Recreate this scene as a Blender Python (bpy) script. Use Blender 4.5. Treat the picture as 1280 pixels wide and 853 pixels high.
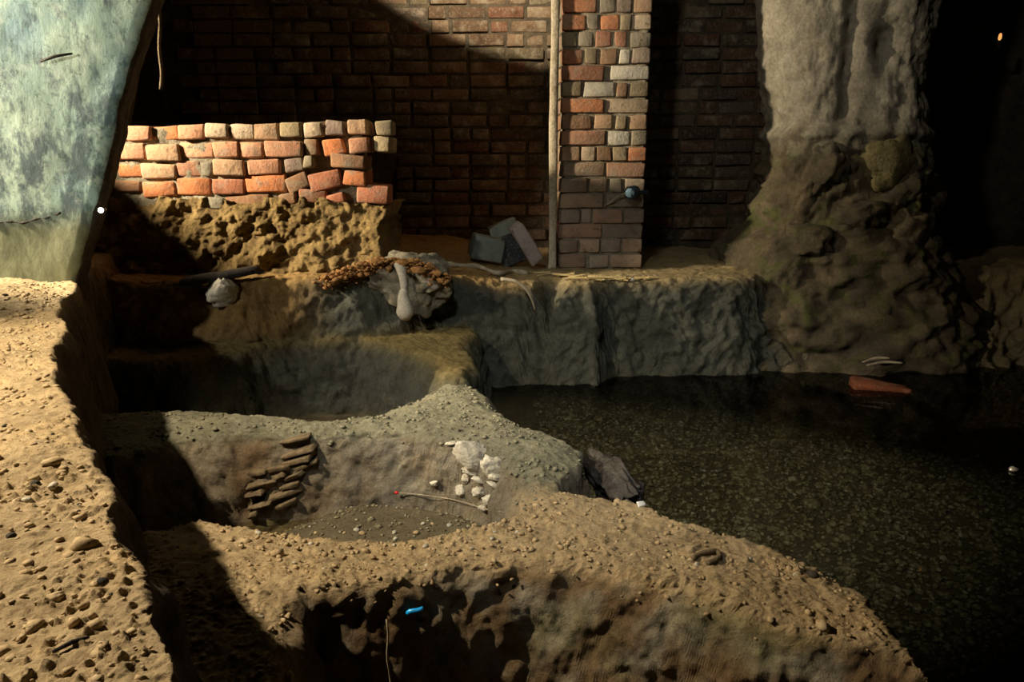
import bpy, bmesh, math, random
import numpy as np
from mathutils import Vector, Matrix

# ------------------------------------------------------------------ camera, world, light
scene = bpy.context.scene
for o in list(bpy.data.objects):
    bpy.data.objects.remove(o, do_unlink=True)
C = scene.collection
PITCH = math.radians(14.4)
FOC = 924.0
EYE = 1.05
cd = bpy.data.cameras.new('camera')
cd.sensor_width = 36.0
cd.lens = 36.0 * FOC / 1280.0
cd.clip_start = 0.02
cam = bpy.data.objects.new('camera', cd)
cam.location = (0, 0, EYE)
cam.rotation_euler = (math.radians(90) - PITCH, 0, 0)
C.objects.link(cam)
scene.camera = cam
vs = scene.view_settings
vs.view_transform = 'Standard'
vs.look = 'None'
vs.gamma = 1.0
vs.use_curve_mapping = False
vs.exposure = 0.0
world = bpy.data.worlds.new('cellar_dark')
scene.world = world
world.use_nodes = True
world.node_tree.nodes['Background'].inputs[0].default_value = (0.5, 0.6, 0.7, 1)
world.node_tree.nodes['Background'].inputs[1].default_value = 0.0


def spot(name, loc, target, watts, angle, blend, color, radius=0.03):
    d = bpy.data.lights.new(name, 'SPOT')
    d.energy = watts
    d.spot_size = math.radians(angle)
    d.spot_blend = blend
    d.color = color
    d.shadow_soft_size = radius
    o = bpy.data.objects.new(name, d)
    o.location = loc
    v = Vector(target) - Vector(loc)
    o.rotation_euler = v.to_track_quat('-Z', 'Y').to_euler()
    C.objects.link(o)
    return o


WARM = (1.0, 0.83, 0.59)
NEUT = (1.0, 0.93, 0.80)
# floodlight on the left: rendered wall end and far half of the bank
spot('flood_light_pier', (-2.1, 1.2, 1.5), (-1.6, 2.4, 1.05), 64, 64, 0.7, NEUT)
# floodlight over the bank: bank and front ridge
spot('flood_light_ridge', (-1.5, 1.05, 1.72), (-0.35, 1.3, 0.35), 215, 92, 0.6, WARM)
# floodlight in the side chamber: brick wall
spot('flood_light_bricks', (-3.0, 2.3, 1.85), (-0.8, 3.1, 0.95), 1000, 62, 0.5, WARM, 0.10)
# added spot behind the pillar line; its cone edge draws the back wall's diagonal
spot('added_back_wall_spot', (-0.2, 3.6, 2.2), (0.07, 4.4, 2.8), 125, 136, 0.04, WARM)
# added weak neutral fill, no fixture overhead: pits, shelf face and pool
spot('overhead_fill', (-0.35, 0.5, 2.3), (0.28, 2.35, 0.3), 112, 53, 0.85, (0.95, 0.97, 0.95), 0.10)
# added fill light brightening the pillar and the stone pier
spot('pillar_fill', (-0.1, 1.7, 2.45), (1.05, 3.6, 1.85), 55, 56, 0.9, NEUT, 0.06)

# ------------------------------------------------------------------ noise helpers
rng = np.random.RandomState(7)
random.seed(7)
_perm = rng.permutation(256).astype(np.int64)
_perm = np.concatenate([_perm, _perm, _perm])
_grad = rng.normal(size=(256, 3))
_grad /= np.linalg.norm(_grad, axis=1)[:, None]


def perlin(x, y, z):
    x, y, z = np.broadcast_arrays(np.asarray(x, float), np.asarray(y, float), np.asarray(z, float))
    xi = np.floor(x).astype(np.int64); yi = np.floor(y).astype(np.int64); zi = np.floor(z).astype(np.int64)
    xf = x - xi; yf = y - yi; zf = z - zi
    u = xf * xf * xf * (xf * (xf * 6 - 15) + 10)
    v = yf * yf * yf * (yf * (yf * 6 - 15) + 10)
    w = zf * zf * zf * (zf * (zf * 6 - 15) + 10)

    def g(dx, dy, dz):
        h = _perm[_perm[_perm[(xi + dx) & 255] + ((yi + dy) & 255)] + ((zi + dz) & 255)]
        gr = _grad[h]
        return gr[..., 0] * (xf - dx) + gr[..., 1] * (yf - dy) + gr[..., 2] * (zf - dz)
    a = g(0, 0, 0); b = g(1, 0, 0); c = g(0, 1, 0); d = g(1, 1, 0)
    e = g(0, 0, 1); f = g(1, 0, 1); h = g(0, 1, 1); k = g(1, 1, 1)
    a = a + u * (b - a); c = c + u * (d - c); e = e + u * (f - e); h = h + u * (k - h)
    a = a + v * (c - a); e = e + v * (h - e)
    return (a + w * (e - a)) * 1.5


def fbm(x, y, z, freq, octv, gain=0.5):
    s = 0; amp = 1.0; tot = 0
    for i in range(octv):
        s = s + amp * perlin(x * freq + 13.1 * i, y * freq + 5.7 * i, z * freq + 9.3 * i)
        tot += amp; amp *= gain; freq *= 2.03
    return s / tot


def smooth(a, b, x):
    t = np.clip((x - a) / (b - a), 0, 1)
    return t * t * (3 - 2 * t)


# ------------------------------------------------------------------ pixel -> world (layout aid)
def ray(px, py):
    u = (px - 640) / FOC; v = (426.5 - py) / FOC
    return (u, math.cos(PITCH) + v * math.sin(PITCH), -math.sin(PITCH) + v * math.cos(PITCH))


def onz(px, py, z):
    r = ray(px, py); t = (z - EYE) / r[2]
    return (r[0] * t, r[1] * t)


def ony(px, py, Y):
    r = ray(px, py); t = Y / r[1]
    return (r[0] * t, Y, EYE + r[2] * t)


# ------------------------------------------------------------------ object helpers
def tag(o, label=None, cat=None, group=None, kind=None):
    if label: o['label'] = label
    if cat: o['category'] = cat
    if group: o['group'] = group
    if kind: o['kind'] = kind
    return o


def link(name, me, mat=None, parent=None):
    o = bpy.data.objects.new(name, me)
    C.objects.link(o)
    if mat is not None and not me.materials:
        me.materials.append(mat)
    if parent is not None:
        o.parent = parent
    return o


def empty(name, loc=(0, 0, 0)):
    o = bpy.data.objects.new(name, None)
    o.empty_display_size = 0.05
    o.location = loc
    C.objects.link(o)
    bpy.context.view_layer.update()
    return o


def adopt(child, parent):
    """parent without moving (parents here are never rotated or scaled)"""
    child.parent = parent
    child.location = Vector(child.location) - Vector(parent.location)
    return child


def fast_mesh(name, verts, quads, smooth_=True):
    me = bpy.data.meshes.new(name)
    n = len(verts); m = len(quads); k = quads.shape[1]
    me.vertices.add(n)
    me.vertices.foreach_set('co', np.ascontiguousarray(verts, dtype=np.float32).ravel())
    me.loops.add(m * k)
    me.loops.foreach_set('vertex_index', np.ascontiguousarray(quads, dtype=np.int32).ravel())
    me.polygons.add(m)
    me.polygons.foreach_set('loop_start', np.arange(0, m * k, k, dtype=np.int32))
    me.update(calc_edges=True)
    me.validate()
    if smooth_:
        me.polygons.foreach_set('use_smooth', np.ones(m, dtype=bool))
    return me


def bm_mesh(name, bm, smooth_=False):
    me = bpy.data.meshes.new(name)
    bm.to_mesh(me); bm.free()
    if smooth_:
        for p in me.polygons: p.use_smooth = True
    return me


def grid_quads(nu, nv):
    i = np.arange((nu - 1) * (nv - 1))
    a = (i // (nu - 1)) * nu + i % (nu - 1)
    return np.stack([a, a + 1, a + 1 + nu, a + nu], 1)


def rock_mesh(name, size, seed, sub=2, amp=0.25, freq=1.6, flat=0.0, squash=None):
    bm = bmesh.new()
    bmesh.ops.create_icosphere(bm, subdivisions=sub, radius=1.0)
    co = np.array([v.co for v in bm.verts])
    d = fbm(co[:, 0] + seed * 3.7, co[:, 1] + seed * 1.3, co[:, 2] - seed * 2.1, freq, 3)
    # facet the stone a little with random cutting planes
    r2 = np.random.RandomState(int(seed * 97) % 99991)
    co = co * (1 + amp * d)[:, None]
    for k in range(5):
        n = r2.normal(size=3); n /= np.linalg.norm(n)
        lim = r2.uniform(0.62, 0.9)
        s = co @ n
        over = np.clip(s - lim, 0, None)
        co = co - (over * 0.85)[:, None] * n
    co = co * np.array(size)
    for v, c in zip(bm.verts, co): v.co = c
    return bm_mesh(name, bm, True)


def tube_mesh(name, pts, radii, sides=8, cap=True):
    pts = [Vector(p) for p in pts]
    if not hasattr(radii, '__len__'): radii = [radii] * len(pts)
    bm = bmesh.new(); rings = []
    up = Vector((0.13, 0.21, 1)).normalized()
    for i, p in enumerate(pts):
        t = (pts[min(i + 1, len(pts) - 1)] - pts[max(i - 1, 0)]).normalized()
        a = t.cross(up)
        if a.length < 1e-3: a = t.cross(Vector((1, 0, 0)))
        a.normalize(); b = t.cross(a).normalized()
        rings.append([bm.verts.new(p + (a * math.cos(2 * math.pi * k / sides) + b * math.sin(2 * math.pi * k / sides)) * radii[i]) for k in range(sides)])
    for r0, r1 in zip(rings, rings[1:]):
        for k in range(sides):
            bm.faces.new((r0[k], r0[(k + 1) % sides], r1[(k + 1) % sides], r1[k]))
    if cap:
        bm.faces.new(rings[0][::-1]); bm.faces.new(rings[-1])
    bmesh.ops.recalc_face_normals(bm, faces=bm.faces)
    return bm_mesh(name, bm, True)


def catmull(pts, n=6):
    P = [Vector(p) for p in pts]
    P = [P[0] * 2 - P[1]] + P + [P[-1] * 2 - P[-2]]
    out = []
    for i in range(1, len(P) - 2):
        for k in range(n):
            t = k / n
            a, b, c, d = P[i - 1], P[i], P[i + 1], P[i + 2]
            out.append(0.5 * (2 * b + (c - a) * t + (2 * a - 5 * b + 4 * c - d) * t * t + (3 * b - a - 3 * c + d) * t ** 3))
    out.append(P[-2])
    return out


def block_mesh(name, dims, bev, seed, cuts=1, amp=0.004, seg=2, freq=18):
    """rounded, slightly worn block centred on its origin"""
    bm = bmesh.new()
    bmesh.ops.create_cube(bm, size=1.0)
    for v in bm.verts: v.co = Vector((v.co.x * dims[0], v.co.y * dims[1], v.co.z * dims[2]))
    r = random.Random(seed)
    for v in bm.verts:
        v.co += Vector((r.uniform(-1, 1), r.uniform(-1, 1), r.uniform(-1, 1))) * amp
    bmesh.ops.bevel(bm, geom=list(bm.edges), offset=bev, segments=seg, affect='EDGES', profile=0.5)
    if cuts:
        ed = [e for e in bm.edges if e.calc_length() > min(dims) * 0.55]
        bmesh.ops.subdivide_edges(bm, edges=ed, cuts=cuts, use_grid_fill=True)
    co = np.array([v.co for v in bm.verts])
    d = fbm(co[:, 0] + seed, co[:, 1] + 2 * seed, co[:, 2], freq, 2)
    e = fbm(co[:, 0] - seed, co[:, 1] + 5 * seed, co[:, 2] + 3, freq, 2)
    for v, a, b in zip(bm.verts, d, e):
        v.co += v.co.normalized() * a * amp * 1.6 + Vector((0, b * amp * 1.4, 0))
    return bm_mesh(name, bm, True)
# ------------------------------------------------------------------ materials
def nodes_of(name):
    m = bpy.data.materials.new(name)
    m.use_nodes = True
    nt = m.node_tree
    for n in list(nt.nodes): nt.nodes.remove(n)
    out = nt.nodes.new('ShaderNodeOutputMaterial')
    b = nt.nodes.new('ShaderNodeBsdfPrincipled')
    nt.links.new(b.outputs[0], out.inputs[0])
    return m, nt, b


def noise_node(nt, vec, scale, detail=6, rough=0.6, dist=0.0):
    n = nt.nodes.new('ShaderNodeTexNoise')
    n.inputs['Scale'].default_value = scale
    n.inputs['Detail'].default_value = detail
    n.inputs['Roughness'].default_value = rough
    n.inputs['Distortion'].default_value = dist
    if vec is not None: nt.links.new(vec, n.inputs['Vector'])
    return n.outputs[0]


def ramp(nt, fac, stops):
    r = nt.nodes.new('ShaderNodeValToRGB')
    els = r.color_ramp.elements
    while len(els) < len(stops): els.new(0.5)
    for e, (p, c) in zip(els, stops):
        e.position = p
        e.color = (c[0], c[1], c[2], 1) if hasattr(c, '__len__') else (c, c, c, 1)
    nt.links.new(fac, r.inputs[0])
    return r.outputs[0]


def mix(nt, fac, a, b, mode='MIX'):
    n = nt.nodes.new('ShaderNodeMix')
    n.data_type = 'RGBA'; n.blend_type = mode
    for sock, val in ((n.inputs['Factor'], fac), (n.inputs['A'], a), (n.inputs['B'], b)):
        if hasattr(val, 'links'): nt.links.new(val, sock)
        elif hasattr(val, '__len__'): sock.default_value = (val[0], val[1], val[2], 1)
        else: sock.default_value = val
    return n.outputs['Result']


def add_bump(nt, b, layers, dist=0.01):
    """layers: list of (height socket, strength, distance)"""
    prev = None
    for h, s, d in layers:
        n = nt.nodes.new('ShaderNodeBump')
        n.inputs['Strength'].default_value = s
        n.inputs['Distance'].default_value = d
        nt.links.new(h, n.inputs['Height'])
        if prev: nt.links.new(prev, n.inputs['Normal'])
        prev = n.outputs[0]
    nt.links.new(prev, b.inputs['Normal'])


def geo_pos(nt):
    return nt.nodes.new('ShaderNodeNewGeometry').outputs['Position']


def obj_pos(nt):
    return nt.nodes.new('ShaderNodeTexCoord').outputs['Object']


def mat_earth():
    m, nt, b = nodes_of('earth')
    pos = geo_pos(nt)
    at = nt.nodes.new('ShaderNodeAttribute'); at.attribute_name = 'Col'
    n1 = noise_node(nt, pos, 9, 8, 0.65)
    n2 = noise_node(nt, pos, 60, 6, 0.7)
    n3 = noise_node(nt, pos, 260, 4, 0.6)
    n4 = noise_node(nt, pos, 27, 9, 0.72, 0.3)
    c = mix(nt, 1.0, at.outputs['Color'], ramp(nt, n1, [(0.25, (0.62, 0.60, 0.55)), (0.5, (1, 1, 1)), (0.8, (1.28, 1.2, 1.05))]), 'MULTIPLY')
    c = mix(nt, 1.0, c, ramp(nt, n2, [(0.3, (0.66, 0.62, 0.56)), (0.55, (1, 1, 1)), (0.8, (1.2, 1.2, 1.2))]), 'MULTIPLY')
    c = mix(nt, ramp(nt, n4, [(0.58, 0.0), (0.72, 0.6)]), c, mix(nt, 1.0, c, (0.42, 0.36, 0.28), 'MULTIPLY'))
    nt.links.new(c, b.inputs['Base Color'])
    b.inputs['Roughness'].default_value = 0.85
    b.inputs['Specular IOR Level'].default_value = 0.25
    add_bump(nt, b, [(n1, 0.5, 0.02), (n4, 0.85, 0.022), (n2, 0.65, 0.009), (n3, 0.5, 0.003)])
    return m


def mat_brick():
    """colour comes from each brick's own object colour, plus mottling, lime bloom and grime"""
    m, nt, b = nodes_of('brick')
    pos = obj_pos(nt)
    oi = nt.nodes.new('ShaderNodeObjectInfo')
    add = nt.nodes.new('ShaderNodeVectorMath'); add.operation = 'ADD'
    mul = nt.nodes.new('ShaderNodeVectorMath'); mul.operation = 'SCALE'
    cmb = nt.nodes.new('ShaderNodeCombineXYZ')
    for i in range(3): nt.links.new(oi.outputs['Random'], cmb.inputs[i])
    nt.links.new(cmb.outputs[0], mul.inputs[0]); mul.inputs['Scale'].default_value = 40
    nt.links.new(pos, add.inputs[0]); nt.links.new(mul.outputs[0], add.inputs[1])
    v = add.outputs[0]
    n1 = noise_node(nt, v, 14, 6, 0.6)
    n2 = noise_node(nt, v, 70, 6, 0.65)
    c = mix(nt, 1.0, oi.outputs['Color'], ramp(nt, n1, [(0.3, (0.6, 0.58, 0.55)), (0.5, (1, 1, 1)), (0.75, (1.2, 1.12, 1.0))]), 'MULTIPLY')
    c = mix(nt, ramp(nt, n2, [(0.52, 0.0), (0.75, 0.5)]), c, (0.33, 0.29, 0.21))
    c = mix(nt, ramp(nt, noise_node(nt, v, 28, 5, 0.6), [(0.58, 0.0), (0.7, 0.75)]), c, (0.07, 0.055, 0.035))
    wp = geo_pos(nt)
    c = mix(nt, ramp(nt, noise_node(nt, wp, 11, 7, 0.68), [(0.52, 0.0), (0.66, 0.65)]), c, mix(nt, n1, (0.13, 0.11, 0.075), (0.37, 0.33, 0.25)))
    nt.links.new(c, b.inputs['Base Color'])
    b.inputs['Roughness'].default_value = 0.9
    b.inputs['Specular IOR Level'].default_value = 0.2
    add_bump(nt, b, [(n1, 0.4, 0.01), (n2, 0.7, 0.006)])
    return m


def mat_mottled(name, cols, scale=12, scale2=80, rough=0.85, bump=0.6, bdist=0.008, spec=0.25):
    m, nt, b = nodes_of(name)
    pos = geo_pos(nt)
    n1 = noise_node(nt, pos, scale, 8, 0.65)
    n2 = noise_node(nt, pos, scale2, 6, 0.65)
    k = len(cols)
    c = ramp(nt, n1, [(0.28 + 0.44 * i / max(1, k - 1), cc) for i, cc in enumerate(cols)])
    c = mix(nt, 1.0, c, ramp(nt, n2, [(0.3, (0.65, 0.65, 0.65)), (0.6, (1.1, 1.1, 1.1))]), 'MULTIPLY')
    nt.links.new(c, b.inputs['Base Color'])
    b.inputs['Roughness'].default_value = rough
    b.inputs['Specular IOR Level'].default_value = spec
    add_bump(nt, b, [(n1, bump, bdist * 2), (n2, bump, bdist)])
    return m


def mat_plain(name, col, rough=0.6, metal=0.0, emit=None, es=0.0):
    m, nt, b = nodes_of(name)
    n = noise_node(nt, obj_pos(nt), 60, 4)
    nt.links.new(mix(nt, 1.0, col, ramp(nt, n, [(0.3, 0.75), (0.7, 1.15)]), 'MULTIPLY'), b.inputs['Base Color'])
    b.inputs['Roughness'].default_value = rough
    b.inputs['Metallic'].default_value = metal
    if emit:
        b.inputs['Emission Color'].default_value = (*emit, 1)
        b.inputs['Emission Strength'].default_value = es
    return m


def mat_limewash():
    m, nt, b = nodes_of('limewash_algae')
    pos = geo_pos(nt)
    mp = nt.nodes.new('ShaderNodeMapping'); mp.inputs['Scale'].default_value = (1.0, 1.0, 0.55)
    nt.links.new(pos, mp.inputs[0])
    v = mp.outputs[0]
    big = noise_node(nt, v, 5, 6, 0.6)
    blot = noise_node(nt, v, 13, 9, 0.74, 0.25)
    fine = noise_node(nt, pos, 120, 6, 0.7)
    base = ramp(nt, big, [(0.3, (0.15, 0.26, 0.28)), (0.48, (0.26, 0.37, 0.30)), (0.7, (0.36, 0.44, 0.33))])
    sep = nt.nodes.new('ShaderNodeSeparateXYZ'); nt.links.new(pos, sep.inputs[0])
    # more blotches in the middle and lower part, olive damp skirt at the foot
    mr = nt.nodes.new('ShaderNodeMapRange'); nt.links.new(sep.outputs[2], mr.inputs[0])
    mr.inputs[1].default_value = 1.45; mr.inputs[2].default_value = 0.85
    mr.inputs[3].default_value = -0.05; mr.inputs[4].default_value = 0.05
    ad = nt.nodes.new('ShaderNodeMath'); ad.operation = 'ADD'
    nt.links.new(blot, ad.inputs[0]); nt.links.new(mr.outputs[0], ad.inputs[1])
    c = mix(nt, ramp(nt, ad.outputs[0], [(0.47, 0.0), (0.57, 0.9)]), base, (0.045, 0.08, 0.09))
    c = mix(nt, ramp(nt, noise_node(nt, pos, 48, 8, 0.75), [(0.54, 0.0), (0.64, 0.7)]), c, (0.06, 0.095, 0.085))
    c = mix(nt, ramp(nt, noise_node(nt, pos, 17, 8, 0.7, 0.3), [(0.55, 0.0), (0.7, 0.6)]), c, (0.50, 0.56, 0.47))
    wob = nt.nodes.new('ShaderNodeMath'); wob.operation = 'MULTIPLY_ADD'
    nt.links.new(big, wob.inputs[0]); wob.inputs[1].default_value = 0.12; nt.links.new(sep.outputs[2], wob.inputs[2])
    c = mix(nt, ramp(nt, wob.outputs[0], [(0.85, 1.0), (0.93, 0.0)]), c, mix(nt, ramp(nt, blot, [(0.35, 0.0), (0.65, 1.0)]), (0.20, 0.215, 0.12), (0.075, 0.085, 0.04)))
    nt.links.new(c, b.inputs['Base Color'])
    b.inputs['Roughness'].default_value = 0.8
    add_bump(nt, b, [(big, 0.25, 0.02), (blot, 0.3, 0.006), (fine, 0.35, 0.002)])
    return m


def mat_water():
    m = bpy.data.materials.new('water')
    m.use_nodes = True
    nt = m.node_tree
    for n in list(nt.nodes): nt.nodes.remove(n)
    out = nt.nodes.new('ShaderNodeOutputMaterial')
    tr = nt.nodes.new('ShaderNodeBsdfTransparent'); tr.inputs[0].default_value = (0.86, 0.84, 0.70, 1)
    gl = nt.nodes.new('ShaderNodeBsdfGlossy'); gl.inputs['Roughness'].default_value = 0.04
    fr = nt.nodes.new('ShaderNodeFresnel'); fr.inputs[0].default_value = 1.33
    ms = nt.nodes.new('ShaderNodeMixShader')
    bp = nt.nodes.new('ShaderNodeBump'); bp.inputs['Strength'].default_value = 0.05; bp.inputs['Distance'].default_value = 0.01
    n = noise_node(nt, geo_pos(nt), 9, 2, 0.5)
    nt.links.new(n, bp.inputs['Height'])
    nt.links.new(bp.outputs[0], gl.inputs['Normal']); nt.links.new(bp.outputs[0], fr.inputs['Normal'])
    nt.links.new(fr.outputs[0], ms.inputs[0]); nt.links.new(tr.outputs[0], ms.inputs[1]); nt.links.new(gl.outputs[0], ms.inputs[2])
    nt.links.new(ms.outputs[0], out.inputs[0])
    return m


EARTH = mat_earth()
BRICK = mat_brick()
MORTAR = mat_mottled('mortar', [(0.10, 0.085, 0.055), (0.22, 0.19, 0.13), (0.34, 0.30, 0.22)], 18, 110)
DARKMORTAR = mat_mottled('dark_mortar', [(0.03, 0.026, 0.018), (0.065, 0.052, 0.035), (0.11, 0.09, 0.055)], 14, 90)  # mortar in a much darker tone
LIME = mat_limewash()
OCHRE = mat_mottled('ochre_clay', [(0.085, 0.052, 0.018), (0.18, 0.12, 0.042), (0.27, 0.19, 0.07)], 14, 70, bump=0.8, bdist=0.012)
PIERM = mat_mottled('pier_render', [(0.14, 0.12, 0.085), (0.30, 0.27, 0.20), (0.40, 0.37, 0.29)], 6, 70)
def mat_pier():
    m, nt, b = nodes_of('pier_surface')
    pos = geo_pos(nt)
    n1 = noise_node(nt, pos, 6, 8, 0.65); n2 = noise_node(nt, pos, 70, 6, 0.65); n3 = noise_node(nt, pos, 9, 5, 0.6, 0.4)
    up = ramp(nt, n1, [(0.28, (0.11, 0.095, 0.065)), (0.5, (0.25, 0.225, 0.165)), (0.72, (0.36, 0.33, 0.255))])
    lo = ramp(nt, n1, [(0.28, (0.03, 0.023, 0.013)), (0.5, (0.08, 0.062, 0.034)), (0.72, (0.16, 0.125, 0.065))])  # brown foot, darkened further to put its weaker light into the colour
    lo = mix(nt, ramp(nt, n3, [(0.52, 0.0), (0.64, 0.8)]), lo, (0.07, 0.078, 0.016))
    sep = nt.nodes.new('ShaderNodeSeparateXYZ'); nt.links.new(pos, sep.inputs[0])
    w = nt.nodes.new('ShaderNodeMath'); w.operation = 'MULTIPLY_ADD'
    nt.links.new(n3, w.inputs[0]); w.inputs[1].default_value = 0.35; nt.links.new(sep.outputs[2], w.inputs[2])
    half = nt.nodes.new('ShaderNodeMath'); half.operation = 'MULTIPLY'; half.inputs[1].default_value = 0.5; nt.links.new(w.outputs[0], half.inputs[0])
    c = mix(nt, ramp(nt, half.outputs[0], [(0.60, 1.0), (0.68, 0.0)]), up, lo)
    c = mix(nt, 1.0, c, ramp(nt, n2, [(0.3, (0.65, 0.65, 0.65)), (0.6, (1.1, 1.1, 1.1))]), 'MULTIPLY')
    nt.links.new(c, b.inputs['Base Color'])
    b.inputs['Roughness'].default_value = 0.88
    add_bump(nt, b, [(n1, 0.5, 0.02), (n2, 0.6, 0.008)])
    return m


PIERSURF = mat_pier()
MOSSY = mat_mottled('mossy_stone', [(0.08, 0.07, 0.025), (0.19, 0.16, 0.07), (0.28, 0.23, 0.12)], 8, 70, bump=0.8, bdist=0.012)
STONE = mat_mottled('pebble_stone', [(0.24, 0.17, 0.09), (0.42, 0.31, 0.17), (0.50, 0.40, 0.25)], 30, 200, bump=0.4, bdist=0.003)
DARKSTONE = mat_mottled('dark_pebble', [(0.025, 0.022, 0.018), (0.06, 0.05, 0.038)], 30, 200, bump=0.4, bdist=0.003)
PALESTONE = mat_mottled('pale_stone', [(0.32, 0.30, 0.23), (0.52, 0.48, 0.38), (0.62, 0.58, 0.48)], 22, 140, bump=0.6, bdist=0.006)
SLATE = mat_mottled('damp_lath', [(0.06, 0.045, 0.025), (0.15, 0.11, 0.06), (0.25, 0.185, 0.11)], 30, 160, bump=0.6, bdist=0.004)
GRAVELM = mat_mottled('gravel', [(0.05, 0.043, 0.022), (0.19, 0.165, 0.09), (0.55, 0.50, 0.36)], 75, 240, bump=0.4, bdist=0.003, rough=0.6)
WETROCK = mat_mottled('wet_rock', [(0.008, 0.007, 0.006), (0.028, 0.023, 0.018), (0.065, 0.055, 0.048)], 26, 120, rough=0.45, bump=0.7, bdist=0.006, spec=0.5)
WOOD = mat_mottled('dark_wood', [(0.012, 0.010, 0.009), (0.035, 0.028, 0.02)], 20, 120)
ROOTM = mat_mottled('pale_root', [(0.20, 0.16, 0.10), (0.36, 0.30, 0.20), (0.46, 0.40, 0.30)], 30, 160, bump=0.4, bdist=0.003)
STRAWM = mat_mottled('straw', [(0.28, 0.20, 0.08), (0.45, 0.34, 0.15), (0.52, 0.42, 0.22)], 40, 160, bump=0.3, bdist=0.002)
GREYCRUMB = mat_mottled('grey_crumb', [(0.10, 0.095, 0.06), (0.20, 0.19, 0.125), (0.28, 0.26, 0.18)], 40, 200, bump=0.5, bdist=0.003)
CRUMB = mat_mottled('orange_crumb', [(0.17, 0.08, 0.025), (0.36, 0.18, 0.06), (0.45, 0.27, 0.11)], 40, 200, bump=0.6, bdist=0.005)
BONEM = mat_mottled('pale_bone', [(0.38, 0.34, 0.26), (0.54, 0.50, 0.40)], 30, 160, bump=0.4, bdist=0.003)
PLASTER = mat_mottled('grey_green_plaster', [(0.09, 0.075, 0.05), (0.20, 0.18, 0.125), (0.32, 0.28, 0.20)], 18, 120)
STRIPM = mat_mottled('pale_lath', [(0.30, 0.24, 0.15), (0.46, 0.39, 0.27), (0.55, 0.49, 0.37)], 14, 90)
DARKEARTH = mat_mottled('dark_earth', [(0.02, 0.016, 0.011), (0.055, 0.043, 0.028), (0.10, 0.08, 0.05)], 5, 50)

# ------------------------------------------------------------------ ground relief


def poly_sd(px, py, poly):
    """signed distance, positive inside"""
    P = np.array(poly, float); n = len(P)
    d2 = np.full(px.shape, 1e9); ins = np.zeros(px.shape, bool)
    for i in range(n):
        a = P[i]; b = P[(i + 1) % n]
        e = b - a
        wx = px - a[0]; wy = py - a[1]
        t = np.clip((wx * e[0] + wy * e[1]) / (e @ e), 0, 1)
        dx = wx - e[0] * t; dy = wy - e[1] * t
        d2 = np.minimum(d2, dx * dx + dy * dy)
        c1 = (a[1] <= py) & (b[1] > py); c2 = (b[1] <= py) & (a[1] > py)
        cr = e[0] * wy - e[1] * wx
        ins ^= (c1 & (cr > 0)) | (c2 & (cr < 0))
    d = np.sqrt(d2)
    return np.where(ins, d, -d)


BANK = [(-6, -0.6), (0.02, -0.3), (-0.18, 0.30), (-0.275, 0.52), (-0.33, 0.60), (-0.37, 0.66), (-0.45, 0.77), (-0.53, 0.89),
        (-0.63, 1.0), (-0.74, 1.18), (-0.97, 1.54), (-1.29, 2.10), (-1.43, 2.42), (-1.58, 2.62), (-1.75, 3.4), (-6, 3.4)]
RIDGE = [(-0.9, 1.28), (-0.66, 1.42), (-0.5, 1.375), (-0.37, 1.37), (-0.22, 1.375), (-0.08, 1.42), (0.0, 1.47), (0.12, 1.55), (0.28, 1.51), (0.42, 1.42),
         (0.59, 1.29), (0.66, 1.20), (0.70, 0.95), (0.45, 1.02), (0.24, 1.12), (0.10, 1.17), (0.02, 1.20), (-0.10, 1.17),
         (-0.20, 1.13), (-0.32, 1.09), (-0.30, 0.95), (-0.25, 0.80), (-0.2, 0.5), (-0.9, 0.4)]
DIVIDER = [(-1.5, 2.12), (-1.10, 2.14), (-0.92, 2.12), (-0.72, 2.09), (-0.52, 2.08), (-0.41, 2.11), (-0.34, 2.26), (-0.25, 2.46), (-0.13, 2.42), (-0.03, 2.2),
           (0.05, 2.06), (0.14, 1.92), (0.215, 1.80), (0.215, 1.70), (0.16, 1.58), (0.22, 1.44), (0.1, 1.3), (-0.02, 1.42),
           (-0.02, 1.58), (-0.07, 1.68), (-0.16, 1.80), (-0.28, 1.87), (-0.42, 1.89), (-0.56, 1.88), (-0.72, 1.86),
           (-0.86, 1.82), (-1.0, 1.7), (-1.5, 1.75)]
LEDGE = [(-2.2, 2.55), (-1.2, 2.62), (-1.0, 2.78), (-0.85, 2.86), (-0.62, 2.90), (-0.45, 2.80), (-0.33, 2.66), (-0.27, 2.48), (-0.15, 2.46), (-0.12, 2.62), (-0.16, 2.9),
         (-0.1, 3.5), (-2.2, 3.5)]
SHELF = [(-3.4, 2.86), (-1.1, 2.90), (-0.86, 2.96), (-0.62, 2.99), (-0.45, 3.06), (-0.33, 3.18), (-0.12, 3.22), (0.06, 3.27), (0.12, 3.30), (0.145, 3.42), (0.20, 3.42), (0.215, 3.27), (0.36, 3.26),
         (0.46, 3.38), (0.62, 3.40), (0.9, 3.40), (1.25, 3.42), (1.9, 3.46), (2.6, 3.5), (5.5, 3.5), (5.5, 6.0), (-3.4, 6.0)]
FPIT = [(-0.28, 1.1), (-0.1, 1.16), (0.1, 1.15), (0.4, 1.0), (0.5, 0.5), (-0.1, 0.4)]


def prof(d, w, r):
    s = np.clip((d + w) / (w + r), 0, 1)
    return np.sin(s * math.pi / 2) ** 0.85


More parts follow.
